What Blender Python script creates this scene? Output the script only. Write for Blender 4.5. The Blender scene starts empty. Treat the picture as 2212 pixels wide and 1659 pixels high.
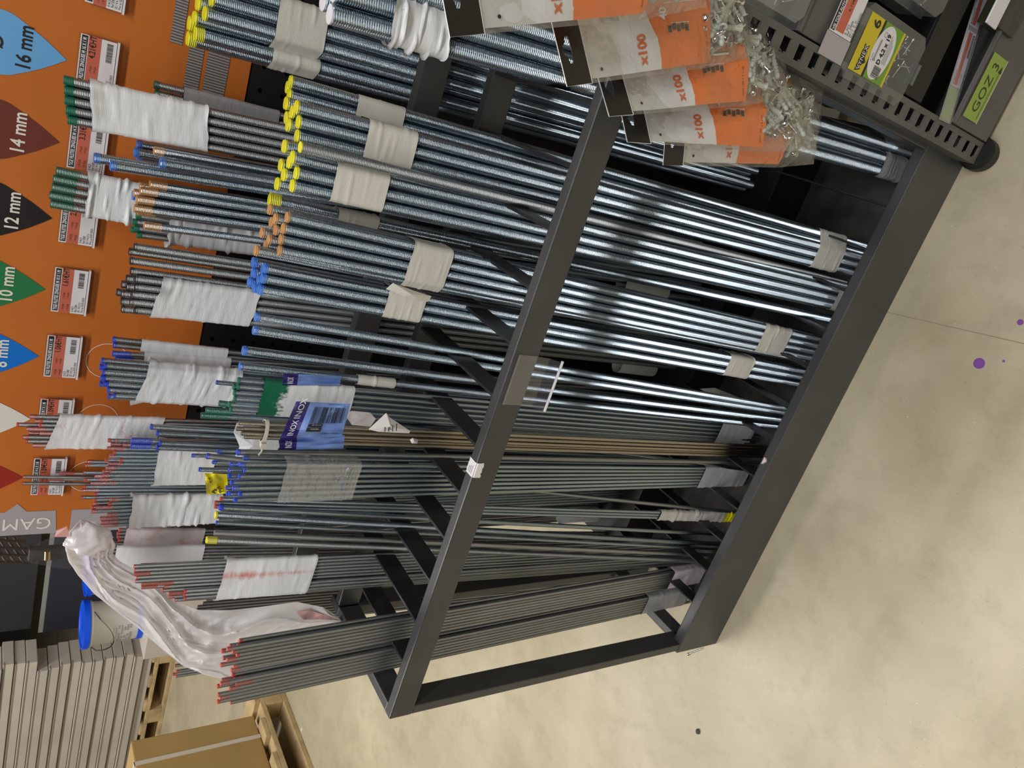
import bpy, bmesh, math, random
import numpy as np
from mathutils import Vector, Matrix, noise
random.seed(7)
SC = bpy.context.scene
COL = SC.collection
# ------------------------------------------------------------------ camera
F_PX, YAW, PITCH, ROLL = 1602.826, 0.427423, 0.636911, 0.0692238
CAM = np.array([0.848761, -0.659840, 1.269874])
def _axes():
    cy, sy = math.cos(YAW), math.sin(YAW)
    w = np.array([-sy*math.cos(PITCH), cy*math.cos(PITCH), -math.sin(PITCH)])
    right = np.array([cy, sy, 0.0]); up = np.cross(right, w)
    r = math.cos(ROLL)*right + math.sin(ROLL)*up
    u = -math.sin(ROLL)*right + math.cos(ROLL)*up
    return r, u, w
AR, AU, AW = _axes()
cam_data = bpy.data.cameras.new('camera')
cam_data.sensor_fit = 'HORIZONTAL'; cam_data.sensor_width = 36.0
cam_data.lens = F_PX/2212*36.0; cam_data.clip_start = 0.02; cam_data.clip_end = 100
cam = bpy.data.objects.new('camera', cam_data); COL.objects.link(cam)
m = Matrix.Identity(4)
for i in range(3):
    m[i][0] = -AU[i]; m[i][1] = AR[i]; m[i][2] = -AW[i]; m[i][3] = CAM[i]
cam.matrix_world = m
SC.camera = cam
# ------------------------------------------------------------------ world, lamps, exposure
SC.view_settings.view_transform = 'Standard'
SC.view_settings.look = 'None'
SC.view_settings.gamma = 1.0
SC.view_settings.use_curve_mapping = False
SC.view_settings.exposure = 0.10
wd = bpy.data.worlds.new('store_air'); SC.world = wd; wd.use_nodes = True
wd.node_tree.nodes['Background'].inputs[0].default_value = (0.80, 0.86, 0.92, 1)
wd.node_tree.nodes['Background'].inputs[1].default_value = 0.22
def area(name, loc, rot, sx, sy, power, col=(1.0, 0.93, 0.82)):
    l = bpy.data.lights.new(name, 'AREA'); l.shape = 'RECTANGLE'; l.size = sx; l.size_y = sy
    l.energy = power; l.color = col
    o = bpy.data.objects.new(name, l); COL.objects.link(o); o.location = loc; o.rotation_euler = rot
    return o
# ceiling strip luminaires of the shop, running along the aisle; the last lamp is an added fill
area('ceiling_strip_light', (0.6, -1.7, 4.2), (0, 0, 0), 5.0, 0.35, 126, (1.0, 0.985, 0.965))
area('ceiling_strip_light.001', (-3.0, 1.6, 4.2), (0, 0, 0), 5.0, 0.5, 128, (1.0, 0.95, 0.86))
area('ceiling_strip_light.002', (-0.2, -4.6, 4.2), (0, 0, 0), 6.0, 0.4, 92, (1.0, 0.97, 0.93))
area('ceiling_strip_light.003', (0.2, 1.35, 4.2), (0, 0, 0), 5.0, 0.35, 85, (1.0, 0.98, 0.97))  # added unseen lamp, lifts the rail tops and the back row
# ------------------------------------------------------------------ helpers
def ray(px, py):
    b = 1106-px; a = 829.5-py
    d = a*AR + b*AU + F_PX*AW
    return d/np.linalg.norm(d)
def at(px, py, ax, val):
    d = ray(px, py); t = (val-CAM[ax])/d[ax]
    return Vector(CAM + d*t)
def proj(p):
    d = np.array(p)-CAM; z = d@AW
    return 1106-(d@AU)/z*F_PX, 829.5-(d@AR)/z*F_PX
def V(*a): return Vector(a)
MATS = {}
def nodes(name):
    mt = bpy.data.materials.new(name); mt.use_nodes = True
    nt = mt.node_tree; b = nt.nodes['Principled BSDF']
    MATS[name] = mt
    return mt, nt, b
def mat(name, col, rough=0.5, metal=0.0, bump=None, var=None, spec=0.5, trans=0.0, alpha=1.0, sheen=0.0):
    """plain procedural material: optional noise bump (scale, strength) and colour variation (scale, amount)"""
    mt, nt, b = nodes(name)
    b.inputs['Base Color'].default_value = (*col, 1); b.inputs['Roughness'].default_value = rough
    b.inputs['Metallic'].default_value = metal; b.inputs['Specular IOR Level'].default_value = spec
    b.inputs['Transmission Weight'].default_value = trans; b.inputs['Alpha'].default_value = alpha
    tc = nt.nodes.new('ShaderNodeTexCoord')
    if var:
        n = nt.nodes.new('ShaderNodeTexNoise'); n.inputs['Scale'].default_value = var[0]; n.inputs['Detail'].default_value = 5
        nt.links.new(tc.outputs['Object'], n.inputs['Vector'])
        r = nt.nodes.new('ShaderNodeValToRGB')
        a = var[1]
        r.color_ramp.elements[0].position = 0.3; r.color_ramp.elements[1].position = 0.7
        r.color_ramp.elements[0].color = (*[c*(1-a) for c in col], 1)
        r.color_ramp.elements[1].color = (*[min(1, c*(1+a)) for c in col], 1)
        nt.links.new(n.outputs['Fac'], r.inputs['Fac']); nt.links.new(r.outputs['Color'], b.inputs['Base Color'])
    if bump:
        n = nt.nodes.new('ShaderNodeTexNoise'); n.inputs['Scale'].default_value = bump[0]; n.inputs['Detail'].default_value = 4
        nt.links.new(tc.outputs['Object'], n.inputs['Vector'])
        bp = nt.nodes.new('ShaderNodeBump'); bp.inputs['Strength'].default_value = bump[1]; bp.inputs['Distance'].default_value = 0.002
        nt.links.new(n.outputs['Fac'], bp.inputs['Height']); nt.links.new(bp.outputs['Normal'], b.inputs['Normal'])
    return mt
def film(name, col=(1, 1, 1), gloss=0.12, rough=0.08, tint=0.0, bump=None):
    """thin clear plastic: transparent + milky diffuse + gloss"""
    mt = bpy.data.materials.new(name); mt.use_nodes = True; MATS[name] = mt
    nt = mt.node_tree; nt.nodes.remove(nt.nodes['Principled BSDF'])
    out = nt.nodes['Material Output']
    tr = nt.nodes.new('ShaderNodeBsdfTransparent'); tr.inputs[0].default_value = (*col, 1)
    df = nt.nodes.new('ShaderNodeBsdfDiffuse'); df.inputs[0].default_value = (*col, 1)
    tl = nt.nodes.new('ShaderNodeBsdfTranslucent'); tl.inputs[0].default_value = (*col, 1)
    gl = nt.nodes.new('ShaderNodeBsdfGlossy'); gl.inputs['Roughness'].default_value = rough
    a0 = nt.nodes.new('ShaderNodeMixShader'); a0.inputs[0].default_value = 0.35
    a1 = nt.nodes.new('ShaderNodeMixShader'); a1.inputs[0].default_value = tint
    a2 = nt.nodes.new('ShaderNodeMixShader')
    lw = nt.nodes.new('ShaderNodeLayerWeight'); lw.inputs[0].default_value = 0.35
    mm = nt.nodes.new('ShaderNodeMath'); mm.operation = 'MULTIPLY_ADD'; mm.inputs[1].default_value = 0.3; mm.inputs[2].default_value = gloss
    L = nt.links.new
    L(df.outputs[0], a0.inputs[1]); L(tl.outputs[0], a0.inputs[2])
    L(tr.outputs[0], a1.inputs[1]); L(a0.outputs[0], a1.inputs[2])
    L(lw.outputs['Facing'], mm.inputs[0]); L(mm.outputs[0], a2.inputs[0])
    L(a1.outputs[0], a2.inputs[1]); L(gl.outputs[0], a2.inputs[2]); L(a2.outputs[0], out.inputs[0])
    if bump:
        tc = nt.nodes.new('ShaderNodeTexCoord')
        n = nt.nodes.new('ShaderNodeTexNoise'); n.inputs['Scale'].default_value = bump[0]; n.inputs['Detail'].default_value = 3
        bp = nt.nodes.new('ShaderNodeBump'); bp.inputs['Strength'].default_value = bump[1]; bp.inputs['Distance'].default_value = 0.004
        L(tc.outputs['Object'], n.inputs['Vector']); L(n.outputs['Fac'], bp.inputs['Height'])
        L(bp.outputs['Normal'], gl.inputs['Normal']); L(bp.outputs['Normal'], df.inputs['Normal'])
    return mt
class MB:
    """collects shapes into one mesh"""
    def __init__(s): s.v = []; s.f = []; s.m = []; s.smooth = False
    def face(s, pts, mi=0):
        k = len(s.v); s.v += [tuple(p) for p in pts]; s.f.append(list(range(k, k+len(pts)))); s.m.append(mi)
    def raw(s, vs, fs, mi=0):
        k = len(s.v); s.v += [tuple(p) for p in vs]
        for f in fs: s.f.append([i+k for i in f]); s.m.append(mi)
    def box(s, a, b, mi=0):
        x0, y0, z0 = a; x1, y1, z1 = b
        vs = [(x0, y0, z0), (x1, y0, z0), (x1, y1, z0), (x0, y1, z0), (x0, y0, z1), (x1, y0, z1), (x1, y1, z1), (x0, y1, z1)]
        s.raw(vs, [(0, 3, 2, 1), (4, 5, 6, 7), (0, 1, 5, 4), (1, 2, 6, 5), (2, 3, 7, 6), (3, 0, 4, 7)], mi)
    def obox(s, O, U, Vv, W, mi=0):
        """box from corner O spanned by U, V, W"""
        O, U, Vv, W = Vector(O), Vector(U), Vector(Vv), Vector(W)
        vs = [O, O+U, O+U+Vv, O+Vv, O+W, O+U+W, O+U+Vv+W, O+Vv+W]
        s.raw(vs, [(0, 3, 2, 1), (4, 5, 6, 7), (0, 1, 5, 4), (1, 2, 6, 5), (2, 3, 7, 6), (3, 0, 4, 7)], mi)
    def tube(s, pts, r, n=10, mi=0, cap=True):
        pts = [Vector(p) for p in pts]; rings = []
        rr = r if isinstance(r, (list, tuple)) else [r]*len(pts)
        for i, p in enumerate(pts):
            d = (pts[min(i+1, len(pts)-1)]-pts[max(i-1, 0)]).normalized()
            a = d.orthogonal().normalized() if i == 0 else (pa - d*pa.dot(d)).normalized()
            pa = a; b = d.cross(a)
            rings.append([p+(a*math.cos(t)+b*math.sin(t))*rr[i] for t in [2*math.pi*k/n for k in range(n)]])
        k = len(s.v)
        for rg in rings: s.v += [tuple(q) for q in rg]
        for i in range(len(rings)-1):
            for j in range(n):
                s.f.append([k+i*n+j, k+i*n+(j+1) % n, k+(i+1)*n+(j+1) % n, k+(i+1)*n+j]); s.m.append(mi)
        if cap:
            s.f.append([k+j for j in range(n)][::-1]); s.m.append(mi)
            s.f.append([k+(len(rings)-1)*n+j for j in range(n)]); s.m.append(mi)
    def lathe(s, prof, n=16, mi=0, M=None):
        k = len(s.v)
        for (r, z) in prof:
            for j in range(n):
                p = Vector((r*math.cos(2*math.pi*j/n), r*math.sin(2*math.pi*j/n), z))
                s.v.append(tuple(M @ p if M else p))
        for i in range(len(prof)-1):
            for j in range(n):
                s.f.append([k+i*n+j, k+i*n+(j+1) % n, k+(i+1)*n+(j+1) % n, k+(i+1)*n+j]); s.m.append(mi)
    def mesh(s, name, mats, smooth=False):
        me = bpy.data.meshes.new(name); me.from_pydata(s.v, [], s.f)
        for mt in (mats if isinstance(mats, (list, tuple)) else [mats]): me.materials.append(mt)
        me.polygons.foreach_set('material_index', s.m)
        if smooth: me.polygons.foreach_set('use_smooth', [True]*len(s.f))
        me.update(); return me
    def build(s, name, mats, parent=None, smooth=False, bevel=0.0, seg=2, weld=False):
        me = s.mesh(name, mats, smooth)
        if bevel or weld:
            bm = bmesh.new(); bm.from_mesh(me)
            bmesh.ops.remove_doubles(bm, verts=bm.verts, dist=1e-6)
            if bevel:
                es = [e for e in bm.edges if len(e.link_faces) == 2 and e.calc_face_angle(0) > 0.6]
                bmesh.ops.bevel(bm, geom=es, offset=bevel, segments=seg, affect='EDGES', profile=0.6)
            bmesh.ops.recalc_face_normals(bm, faces=bm.faces)
            bm.to_mesh(me); bm.free()
        return link(name, me, parent)
def link(name, me, parent=None):
    o = bpy.data.objects.new(name, me); COL.objects.link(o)
    if parent is not None: o.parent = parent
    return o
def empty(name, loc=(0, 0, 0)):
    o = bpy.data.objects.new(name, None); o.empty_display_size = 0.02; COL.objects.link(o); o.location = loc
    return o
def tag(o, label=None, cat=None, group=None, kind=None):
    if label: o['label'] = label
    if cat: o['category'] = cat
    if group: o['group'] = group
    if kind: o['kind'] = kind
    return o
def frame(O, U, Vv):
    """matrix whose x runs along U, y along V, z towards U x V"""
    U = Vector(U).normalized(); Vv = Vector(Vv); Vv = (Vv-U*Vv.dot(U)).normalized(); N = U.cross(Vv)
    M = Matrix.Identity(4)
    for i in range(3): M[i][0] = U[i]; M[i][1] = Vv[i]; M[i][2] = N[i]; M[i][3] = O[i]
    return M
_dg = None
def text_mesh(body, size, bold=0.0, ax='LEFT', squeeze=1.0, extr=0.0):
    c = bpy.data.curves.new('txt', 'FONT'); c.body = body; c.size = size; c.align_x = ax; c.offset = bold*size; c.extrude = extr; c.resolution_u = 3
    o = bpy.data.objects.new('txt', c); COL.objects.link(o)
    dg = bpy.context.evaluated_depsgraph_get()
    me = bpy.data.meshes.new_from_object(o.evaluated_get(dg))
    COL.objects.unlink(o); bpy.data.objects.remove(o); bpy.data.curves.remove(c)
    vs = np.zeros(len(me.vertices)*3); me.vertices.foreach_get('co', vs)
    vs = vs.reshape(-1, 3); vs[:, 0] *= squeeze
    fs = [list(p.vertices) for p in me.polygons]
    bpy.data.meshes.remove(me)
    return [Vector(p) for p in vs], fs
class Print(MB):
    """flat graphics in a local plane given by a matrix (x right, y up, z out)"""
    def __init__(s, M): super().__init__(); s.M = M
    def poly(s, pts, mi, z=0.0):
        s.face([s.M @ Vector((p[0], p[1], z)) for p in pts], mi)
    def rect(s, x0, y0, x1, y1, mi, z=0.0): s.poly([(x0, y0), (x1, y0), (x1, y1), (x0, y1)], mi, z)
    def text(s, body, x, y, size, mi, z=0.0, rot=0.0, ax='LEFT', bold=0.0, squeeze=1.0):
        vs, fs = text_mesh(body, size, bold, ax, squeeze)
        R = Matrix.Rotation(rot, 4, 'Z'); T = Matrix.Translation((x, y, z))
        s.raw([s.M @ T @ R @ v for v in vs], fs, mi)
    def bars(s, x0, y0, x1, y1, mi, z=0.0, seed=1):
        rg = random.Random(seed); x = x0
        while x < x1:
            w = rg.choice([.5, .5, 1, 1.5])*(x1-x0)/70; s.rect(x, y0, min(x+w, x1), y1, mi, z); x += w + rg.choice([.6, .8, 1.4])*(x1-x0)/70
    def disc(s, x, y, rx, ry, mi, z=0.0, n=32):
        s.poly([(x+rx*math.cos(2*math.pi*k/n), y+ry*math.sin(2*math.pi*k/n)) for k in range(n)], mi, z)
    def ring(s, x, y, r, w, mi, z=0.0, n=48):
        for k in range(n):
            a, b = 2*math.pi*k/n, 2*math.pi*(k+1)/n
            s.poly([(x+(r-w)*math.cos(a), y+(r-w)*math.sin(a)), (x+r*math.cos(a), y+r*math.sin(a)), (x+r*math.cos(b), y+r*math.sin(b)), (x+(r-w)*math.cos(b), y+(r-w)*math.sin(b))], mi, z)
# ------------------------------------------------------------------ materials
M_rack = mat('charcoal_powder_coat', (0.050, 0.0495, 0.0505), 0.36, 0.0, bump=(900, 0.12), var=(9, 0.22))
M_rackd = mat('black_metal_sheet', (0.007, 0.007, 0.0075), 0.5, 0.0, bump=(700, 0.08))
M_bar = mat('dark_flat_bar', (0.025, 0.026, 0.028), 0.42, 0.3, var=(40, 0.35))
M_tray = mat('dusty_tray', (0.026, 0.025, 0.024), 0.7, 0.0, var=(14, 0.7))
def metal(name, col, rough, streak=0.25):
    mt, nt, b = nodes(name)
    b.inputs['Metallic'].default_value = 1.0
    tc = nt.nodes.new('ShaderNodeTexCoord'); oi = nt.nodes.new('ShaderNodeObjectInfo')
    n = nt.nodes.new('ShaderNodeTexNoise'); n.inputs['Scale'].default_value = 14; n.inputs['Detail'].default_value = 4
    nt.links.new(tc.outputs['Object'], n.inputs['Vector'])
    mx = nt.nodes.new('ShaderNodeMix'); mx.data_type = 'RGBA'
    mx.inputs[6].default_value = (*[c*(1-streak) for c in col], 1); mx.inputs[7].default_value = (*col, 1)
    ad = nt.nodes.new('ShaderNodeMath'); ad.operation = 'ADD'; ad.use_clamp = True
    mu = nt.nodes.new('ShaderNodeMath'); mu.operation = 'MULTIPLY_ADD'; mu.inputs[1].default_value = 0.8; mu.inputs[2].default_value = -0.4
    nt.links.new(oi.outputs['Random'], mu.inputs[0]); nt.links.new(n.outputs['Fac'], ad.inputs[0]); nt.links.new(mu.outputs[0], ad.inputs[1])
    nt.links.new(ad.outputs[0], mx.inputs[0]); nt.links.new(mx.outputs[2], b.inputs['Base Color'])
    b.inputs['Roughness'].default_value = rough
    return mt
M_zinc = metal('zinc_plated_steel', (0.46, 0.545, 0.615), 0.21)
M_zincm = metal('matt_zinc_plated_steel', (0.42, 0.44, 0.455), 0.36)
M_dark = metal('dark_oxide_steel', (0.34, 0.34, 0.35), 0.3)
M_inox = metal('stainless_steel', (0.56, 0.50, 0.42), 0.2)
def paint(name, col, rough=0.38): return mat(name, col, rough, 0.0, spec=0.5)
PAINT = dict(yellow=paint('yellow_paint', (0.82, 0.77, 0.02)), orange=paint('orange_paint', (0.58, 0.29, 0.10)),
             blue=paint('light_blue_paint', (0.06, 0.21, 0.72)), navy=paint('blue_paint', (0.02, 0.06, 0.55)),
             green=paint('green_paint', (0.01, 0.14, 0.08)), red=paint('red_paint', (0.47, 0.085, 0.06)),
             white=paint('white_paint', (0.72, 0.74, 0.80)), black=paint('black_end_paint', (0.03, 0.025, 0.025)))
def tape_mat(name, col, rough, ridge, wr, stain=None, alpha=1.0):
    """wrapping tape: thread ridges pressing through along local z, soft wrinkles, optional paint smear"""
    mt, nt, b = nodes(name); L = nt.links.new
    b.inputs['Roughness'].default_value = rough; b.inputs['Base Color'].default_value = (*col, 1); b.inputs['Alpha'].default_value = alpha
    tc = nt.nodes.new('ShaderNodeTexCoord')
    w = nt.nodes.new('ShaderNodeTexWave'); w.bands_direction = 'Z'; w.inputs['Scale'].default_value = ridge[0]; w.inputs['Distortion'].default_value = 0.6
    n = nt.nodes.new('ShaderNodeTexNoise'); n.inputs['Scale'].default_value = wr[0]; n.inputs['Detail'].default_value = 3
    mp = nt.nodes.new('ShaderNodeMapping'); mp.inputs['Scale'].default_value = (1, 1, 3.5)
    L(tc.outputs['Object'], w.inputs['Vector']); L(tc.outputs['Object'], mp.inputs['Vector']); L(mp.outputs['Vector'], n.inputs['Vector'])
    b1 = nt.nodes.new('ShaderNodeBump'); b1.inputs['Strength'].default_value = ridge[1]; b1.inputs['Distance'].default_value = 0.0008
    b2 = nt.nodes.new('ShaderNodeBump'); b2.inputs['Strength'].default_value = wr[1]; b2.inputs['Distance'].default_value = 0.003
    L(w.outputs['Fac'], b1.inputs['Height']); L(n.outputs['Fac'], b2.inputs['Height']); L(b1.outputs['Normal'], b2.inputs['Normal']); L(b2.outputs['Normal'], b.inputs['Normal'])
    if stain:
        n2 = nt.nodes.new('ShaderNodeTexNoise'); n2.inputs['Scale'].default_value = stain[1]; n2.inputs['Detail'].default_value = 6; n2.inputs['Roughness'].default_value = 0.7
        L(tc.outputs['Object'], n2.inputs['Vector'])
        r = nt.nodes.new('ShaderNodeValToRGB'); r.color_ramp.elements[0].position = stain[2]; r.color_ramp.elements[1].position = stain[2]+stain[3]
        r.color_ramp.elements[0].color = (*col, 1); r.color_ramp.elements[1].color = (*stain[0], 1)
        L(n2.outputs['Fac'], r.inputs['Fac']); L(r.outputs['Color'], b.inputs['Base Color'])
    return mt
M_beige = tape_mat('beige_paper_tape', (0.64, 0.63, 0.57), 0.5, (180, 0.10), (60, 0.08))
M_white = tape_mat('white_plastic_tape', (0.80, 0.82, 0.85), 0.36, (170, 0.06), (55, 0.22))
M_whiteg = tape_mat('white_tape_with_green_smears', (0.78, 0.82, 0.83), 0.36, (170, 0.06), (55, 0.22), ((0.35, 0.62, 0.52), 45, 0.6, 0.12))
M_whitegg = tape_mat('white_tape_with_green_paint', (0.80, 0.82, 0.83), 0.34, (170, 0.05), (55, 0.2), ((0.01, 0.2, 0.11), 26, 0.55, 0.06))
M_whiter = tape_mat('white_tape_with_red_smears', (0.77, 0.78, 0.80), 0.36, (220, 0.05), (55, 0.25), ((0.70, 0.18, 0.15), 30, 0.60, 0.14))
M_pink = tape_mat('pinkish_tape', (0.66, 0.60, 0.62), 0.4, (220, 0.05), (55, 0.2), ((0.5, 0.22, 0.22), 20, 0.52, 0.2))
M_ink = tape_mat('white_tape_with_ink_smears', (0.79, 0.81, 0.83), 0.36, (170, 0.06), (55, 0.22), ((0.18, 0.18, 0.19), 34, 0.66, 0.07))
M_greyt = tape_mat('grey_translucent_tape', (0.40, 0.40, 0.41), 0.35, (200, 0.08), (55, 0.2))
M_clear = film('clear_wrap_film', (0.95, 0.96, 0.98), gloss=0.16, rough=0.13, tint=0.26, bump=(110, 0.9))
M_bag = film('clear_bag_plastic', (0.97, 0.97, 0.95), gloss=0.03, rough=0.10, tint=0.045, bump=(75, 1.0))
M_milky = film('milky_carrier_plastic', (0.99, 0.965, 0.985), gloss=0.05, rough=0.28, tint=0.84, bump=(70, 0.5))
M_acryl = film('clear_acrylic', (0.95, 0.95, 0.98), gloss=0.04, rough=0.05, tint=0.02)
M_box = film('clear_box_plastic', (0.85, 0.88, 0.88), gloss=0.04, rough=0.12, tint=0.08)
M_wpaper = mat('white_print', (0.74, 0.72, 0.74), 0.45)
M_black = mat('black_print', (0.015, 0.015, 0.017), 0.5)
M_redp = mat('price_red_print', (0.56, 0.13, 0.075), 0.5)
M_orange = mat('orange_bag_print', (0.78, 0.165, 0.002), 0.42)
M_panel = mat('orange_panel_print', (0.56, 0.155, 0.022), 0.42, bump=(500, 0.03), var=(5, 0.05))
M_greyp = mat('grey_banner_print', (0.40, 0.37, 0.39), 0.45)
M_cream = mat('cream_print', (0.80, 0.76, 0.68), 0.5)
M_header = mat('black_header_card', (0.010, 0.009, 0.008), 0.25)
M_graylab = mat('pale_grey_bag_print', (0.72, 0.74, 0.77), 0.35)
M_plug = mat('grey_nylon_plug', (0.42, 0.44, 0.38), 0.5)
M_screw = metal('bright_screw_steel', (0.80, 0.80, 0.80), 0.16)
M_post = mat('warm_grey_shelf_paint', (0.105, 0.100, 0.092), 0.5, bump=(700, 0.06), var=(12, 0.15))
M_card = mat('corrugated_cardboard', (0.40, 0.26, 0.095), 0.75, bump=(300, 0.05), var=(6, 0.08))
M_wood = mat('pallet_wood', (0.50, 0.37, 0.19), 0.7, bump=(120, 0.3), var=(12, 0.25))
M_carton = mat('beige_carton', (0.52, 0.47, 0.41), 0.65, var=(5, 0.06))
M_navy = mat('navy_board', (0.030, 0.031, 0.045), 0.5)
M_blueplastic = mat('blue_lid_plastic', (0.005, 0.09, 0.80), 0.35)
M_pail = mat('white_pail_plastic', (0.70, 0.68, 0.64), 0.4)
M_greytxt = mat('grey_small_print', (0.30, 0.30, 0.31), 0.5)
M_green = mat('lime_label_print', (0.30, 0.42, 0.07), 0.5)
M_tagy = mat('yellow_tag_plastic', (0.82, 0.70, 0.01), 0.3)
# ------------------------------------------------------------------ floor
def build_floor():
    mt, nt, b = nodes('polished_concrete'); L = nt.links.new
    tc = nt.nodes.new('ShaderNodeTexCoord')
    def nz(scale, det, lo, hi, rough=0.6):
        n = nt.nodes.new('ShaderNodeTexNoise'); n.inputs['Scale'].default_value = scale; n.inputs['Detail'].default_value = det; n.inputs['Roughness'].default_value = rough
        L(tc.outputs['Object'], n.inputs['Vector'])
        r = nt.nodes.new('ShaderNodeValToRGB'); r.color_ramp.elements[0].position = lo; r.color_ramp.elements[1].position = hi
        L(n.outputs['Fac'], r.inputs['Fac']); return r.outputs['Color']
    def mix(f, a, c, fac=None):
        x = nt.nodes.new('ShaderNodeMix'); x.data_type = 'RGBA'
        if hasattr(f, 'links'): L(f, x.inputs[0])
        else: x.inputs[0].default_value = f
        for i, q in ((6, a), (7, c)):
            if hasattr(q, 'links'): L(q, x.inputs[i])
            else: x.inputs[i].default_value = (*q, 1)
        return x.outputs[2]
    c = mix(nz(3.2, 6, 0.33, 0.68), (0.375, 0.325, 0.215), (0.53, 0.47, 0.338))
    c = mix(nz(14, 8, 0.50, 1.0, 0.75), c, (0.29, 0.245, 0.16))
    c = mix(nz(260, 3, 0.69, 0.74), c, (0.16, 0.13, 0.09))
    c = mix(nz(150, 2, 0.70, 0.76), c, (0.60, 0.56, 0.45))
    # purple paint drops
    for (px, py, rad) in ((2115, 785, 0.0085), (2204, 696, 0.0045), (2168, 780, 0.002)):
        p = at(px, py, 2, 0)
        d = nt.nodes.new('ShaderNodeVectorMath'); d.operation = 'DISTANCE'; d.inputs[1].default_value = p
        L(tc.outputs['Object'], d.inputs[0])
        s = nt.nodes.new('ShaderNodeMath'); s.operation = 'LESS_THAN'; s.inputs[1].default_value = rad
        L(d.outputs['Value'], s.inputs[0]); c = mix(s.outputs[0], c, (0.20, 0.06, 0.30))
    L(c, b.inputs['Base Color']); b.inputs['Roughness'].default_value = 0.42
    n = nt.nodes.new('ShaderNodeTexNoise'); n.inputs['Scale'].default_value = 60; L(tc.outputs['Object'], n.inputs['Vector'])
    bp = nt.nodes.new('ShaderNodeBump'); bp.inputs['Strength'].default_value = 0.06; bp.inputs['Distance'].default_value = 0.003
    L(n.outputs['Fac'], bp.inputs['Height']); L(bp.outputs['Normal'], b.inputs['Normal'])
    f = MB(); f.box((-14, -6, -0.05), (4, 14, 0.0)); o = f.build('floor', mt); tag(o, kind='structure')
    # saw-cut joint in the slab
    j = MB(); a = at(1905, 672, 2, 0); c2 = at(2210, 742, 2, 0); d = (c2-a).normalized()
    a = a-d*0.35; c2 = c2+d*0.9; s = Vector((-d.y, d.x, 0))*0.0006
    j.face([a-s+V(0, 0, .0003), c2-s+V(0, 0, .0003), c2+s+V(0, 0, .0003), a+s+V(0, 0, .0003)])
    o2 = j.build('trim_1', mat('slab_joint_line', (0.26, 0.22, 0.15), 0.8)); tag(o2, kind='structure')
build_floor()
def build_shell():
    mt = mat('painted_steel_deck', (0.13, 0.13, 0.135), 0.7, var=(1.5, 0.1)); mw = mat('store_wall_paint', (0.16, 0.155, 0.15), 0.7, var=(1.2, 0.08))
    for n, a, b, mm in (('ceiling', (-14, -6, 5.0), (4, 14, 5.05), mt), ('wall_right', (4, -6, 0), (4.05, 14, 5.0), mw), ('wall_left', (-14.05, -6, 0), (-14, 14, 5.0), mw),
                        ('wall_back', (-14, 14, 0), (4, 14.05, 5.0), mw), ('wall_front', (-14, -6.05, 0), (4, -6, 5.0), mw)):
        q = MB(); q.box(a, b); tag(q.build(n, mm), kind='structure')
build_shell()
# ------------------------------------------------------------------ rack
H, TZ, TY, PL = 0.745, 0.0372, 0.0166, 0.1206
D1, D2, H2, PY = 0.2263, 0.2494, 0.8322, 0.40
BEV = 0.0022
def build_rack():
    r = empty('rod_rack', (0, 0, 0))
    tag(r, 'charcoal tubular metal rack on the concrete floor holding the threaded rods upright', 'rack')
    def part(name, a, b, mt=M_rack, bev=BEV):
        q = MB(); q.box(a, b); return q.build(name, mt, r, bevel=bev)
    part('front_rail', (0, 0, H-TZ), (1.0, TY, H))
    part('plinth', (-0.004, -0.001, 0), (1.0, 0.019, PL))
    part('middle_rail', (TY, D1, H-TZ), (1.0-TY, D1+TY, H))
    part('upper_rail', (0.075, D2, H2-TZ), (0.98, D2+TY, H2))
    for x in (0.0, 1.0-TY):
        part('post', (x, 0.0005, PL-0.02), (x+TY, TZ, H-TZ+0.001))
        part('post', (x, D1-0.005, 0), (x+TY, D1+TZ-0.005, H))
        part('side_rail', (x, TY-0.001, H-TZ), (x+TY, D1+0.002, H-0.0002))
        part('side_rail', (x, TY, 0.071), (x+TY, D1, 0.108))
    for k in range(12):
        x = 0.0952+0.0714*k
        part('divider_bar', (x-0.002, TY-0.001, H-0.033), (x+0.002, D1+0.001, H-0.001), M_bar, 0.0004)
    for x in (0.105, 0.179, 0.248, 0.319, 0.390, 0.463, 0.530, 0.608, 0.676, 0.748, 0.82, 0.892):
        part('bottom_divider', (x-0.0017, 0.018, PL-0.030), (x+0.0017, D1+0.02, PL-0.002), M_bar, 0.0003)
    part('base_tray', (0.045, 0.019, 0.001), (1.0, D1+0.02, 0.004), M_tray, 0)
    part('rear_step', (0.045, D1+0.021, 0), (0.99, PY-0.006, 0.10), M_rackd, 0.001)
    st = MB()   # torn white sticker folded over the front rail
    a = at(1010, 1016, 1, -0.0006)
    x0 = at(1022, 1032, 1, -0.0006).x; x1 = x0+0.021
    n = 8; pts = []
    for i in range(n+1):
        x = x0+(x1-x0)*i/n; j = 0.0022*noise.noise(V(i*1.7, 3.1, 0))
        pts.append([(x, TY*0.96+j, H+0.0007), (x, 0.002, H+0.0008), (x, -0.0008, H-0.002), (x+j, -0.0008, H-0.011+j*1.5)])
    for i in range(n):
        for k in range(3): st.face([pts[i][k], pts[i][k+1], pts[i+1][k+1], pts[i+1][k]])
    s = st.build('torn_sticker', M_wpaper, r); s['label'] = 'torn white sticker'
    pr = Print(frame(V(x0+.002, 0.003, H+0.0011), (1, 0, 0), (0, 1, 0)))
    for k in range(3): pr.rect(.001, .001+.0035*k, .013-.002*k, .0022+.0035*k, 0)
    pr.build('lettering', M_greytxt, s)
    return r
RACK = build_rack()
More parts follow.
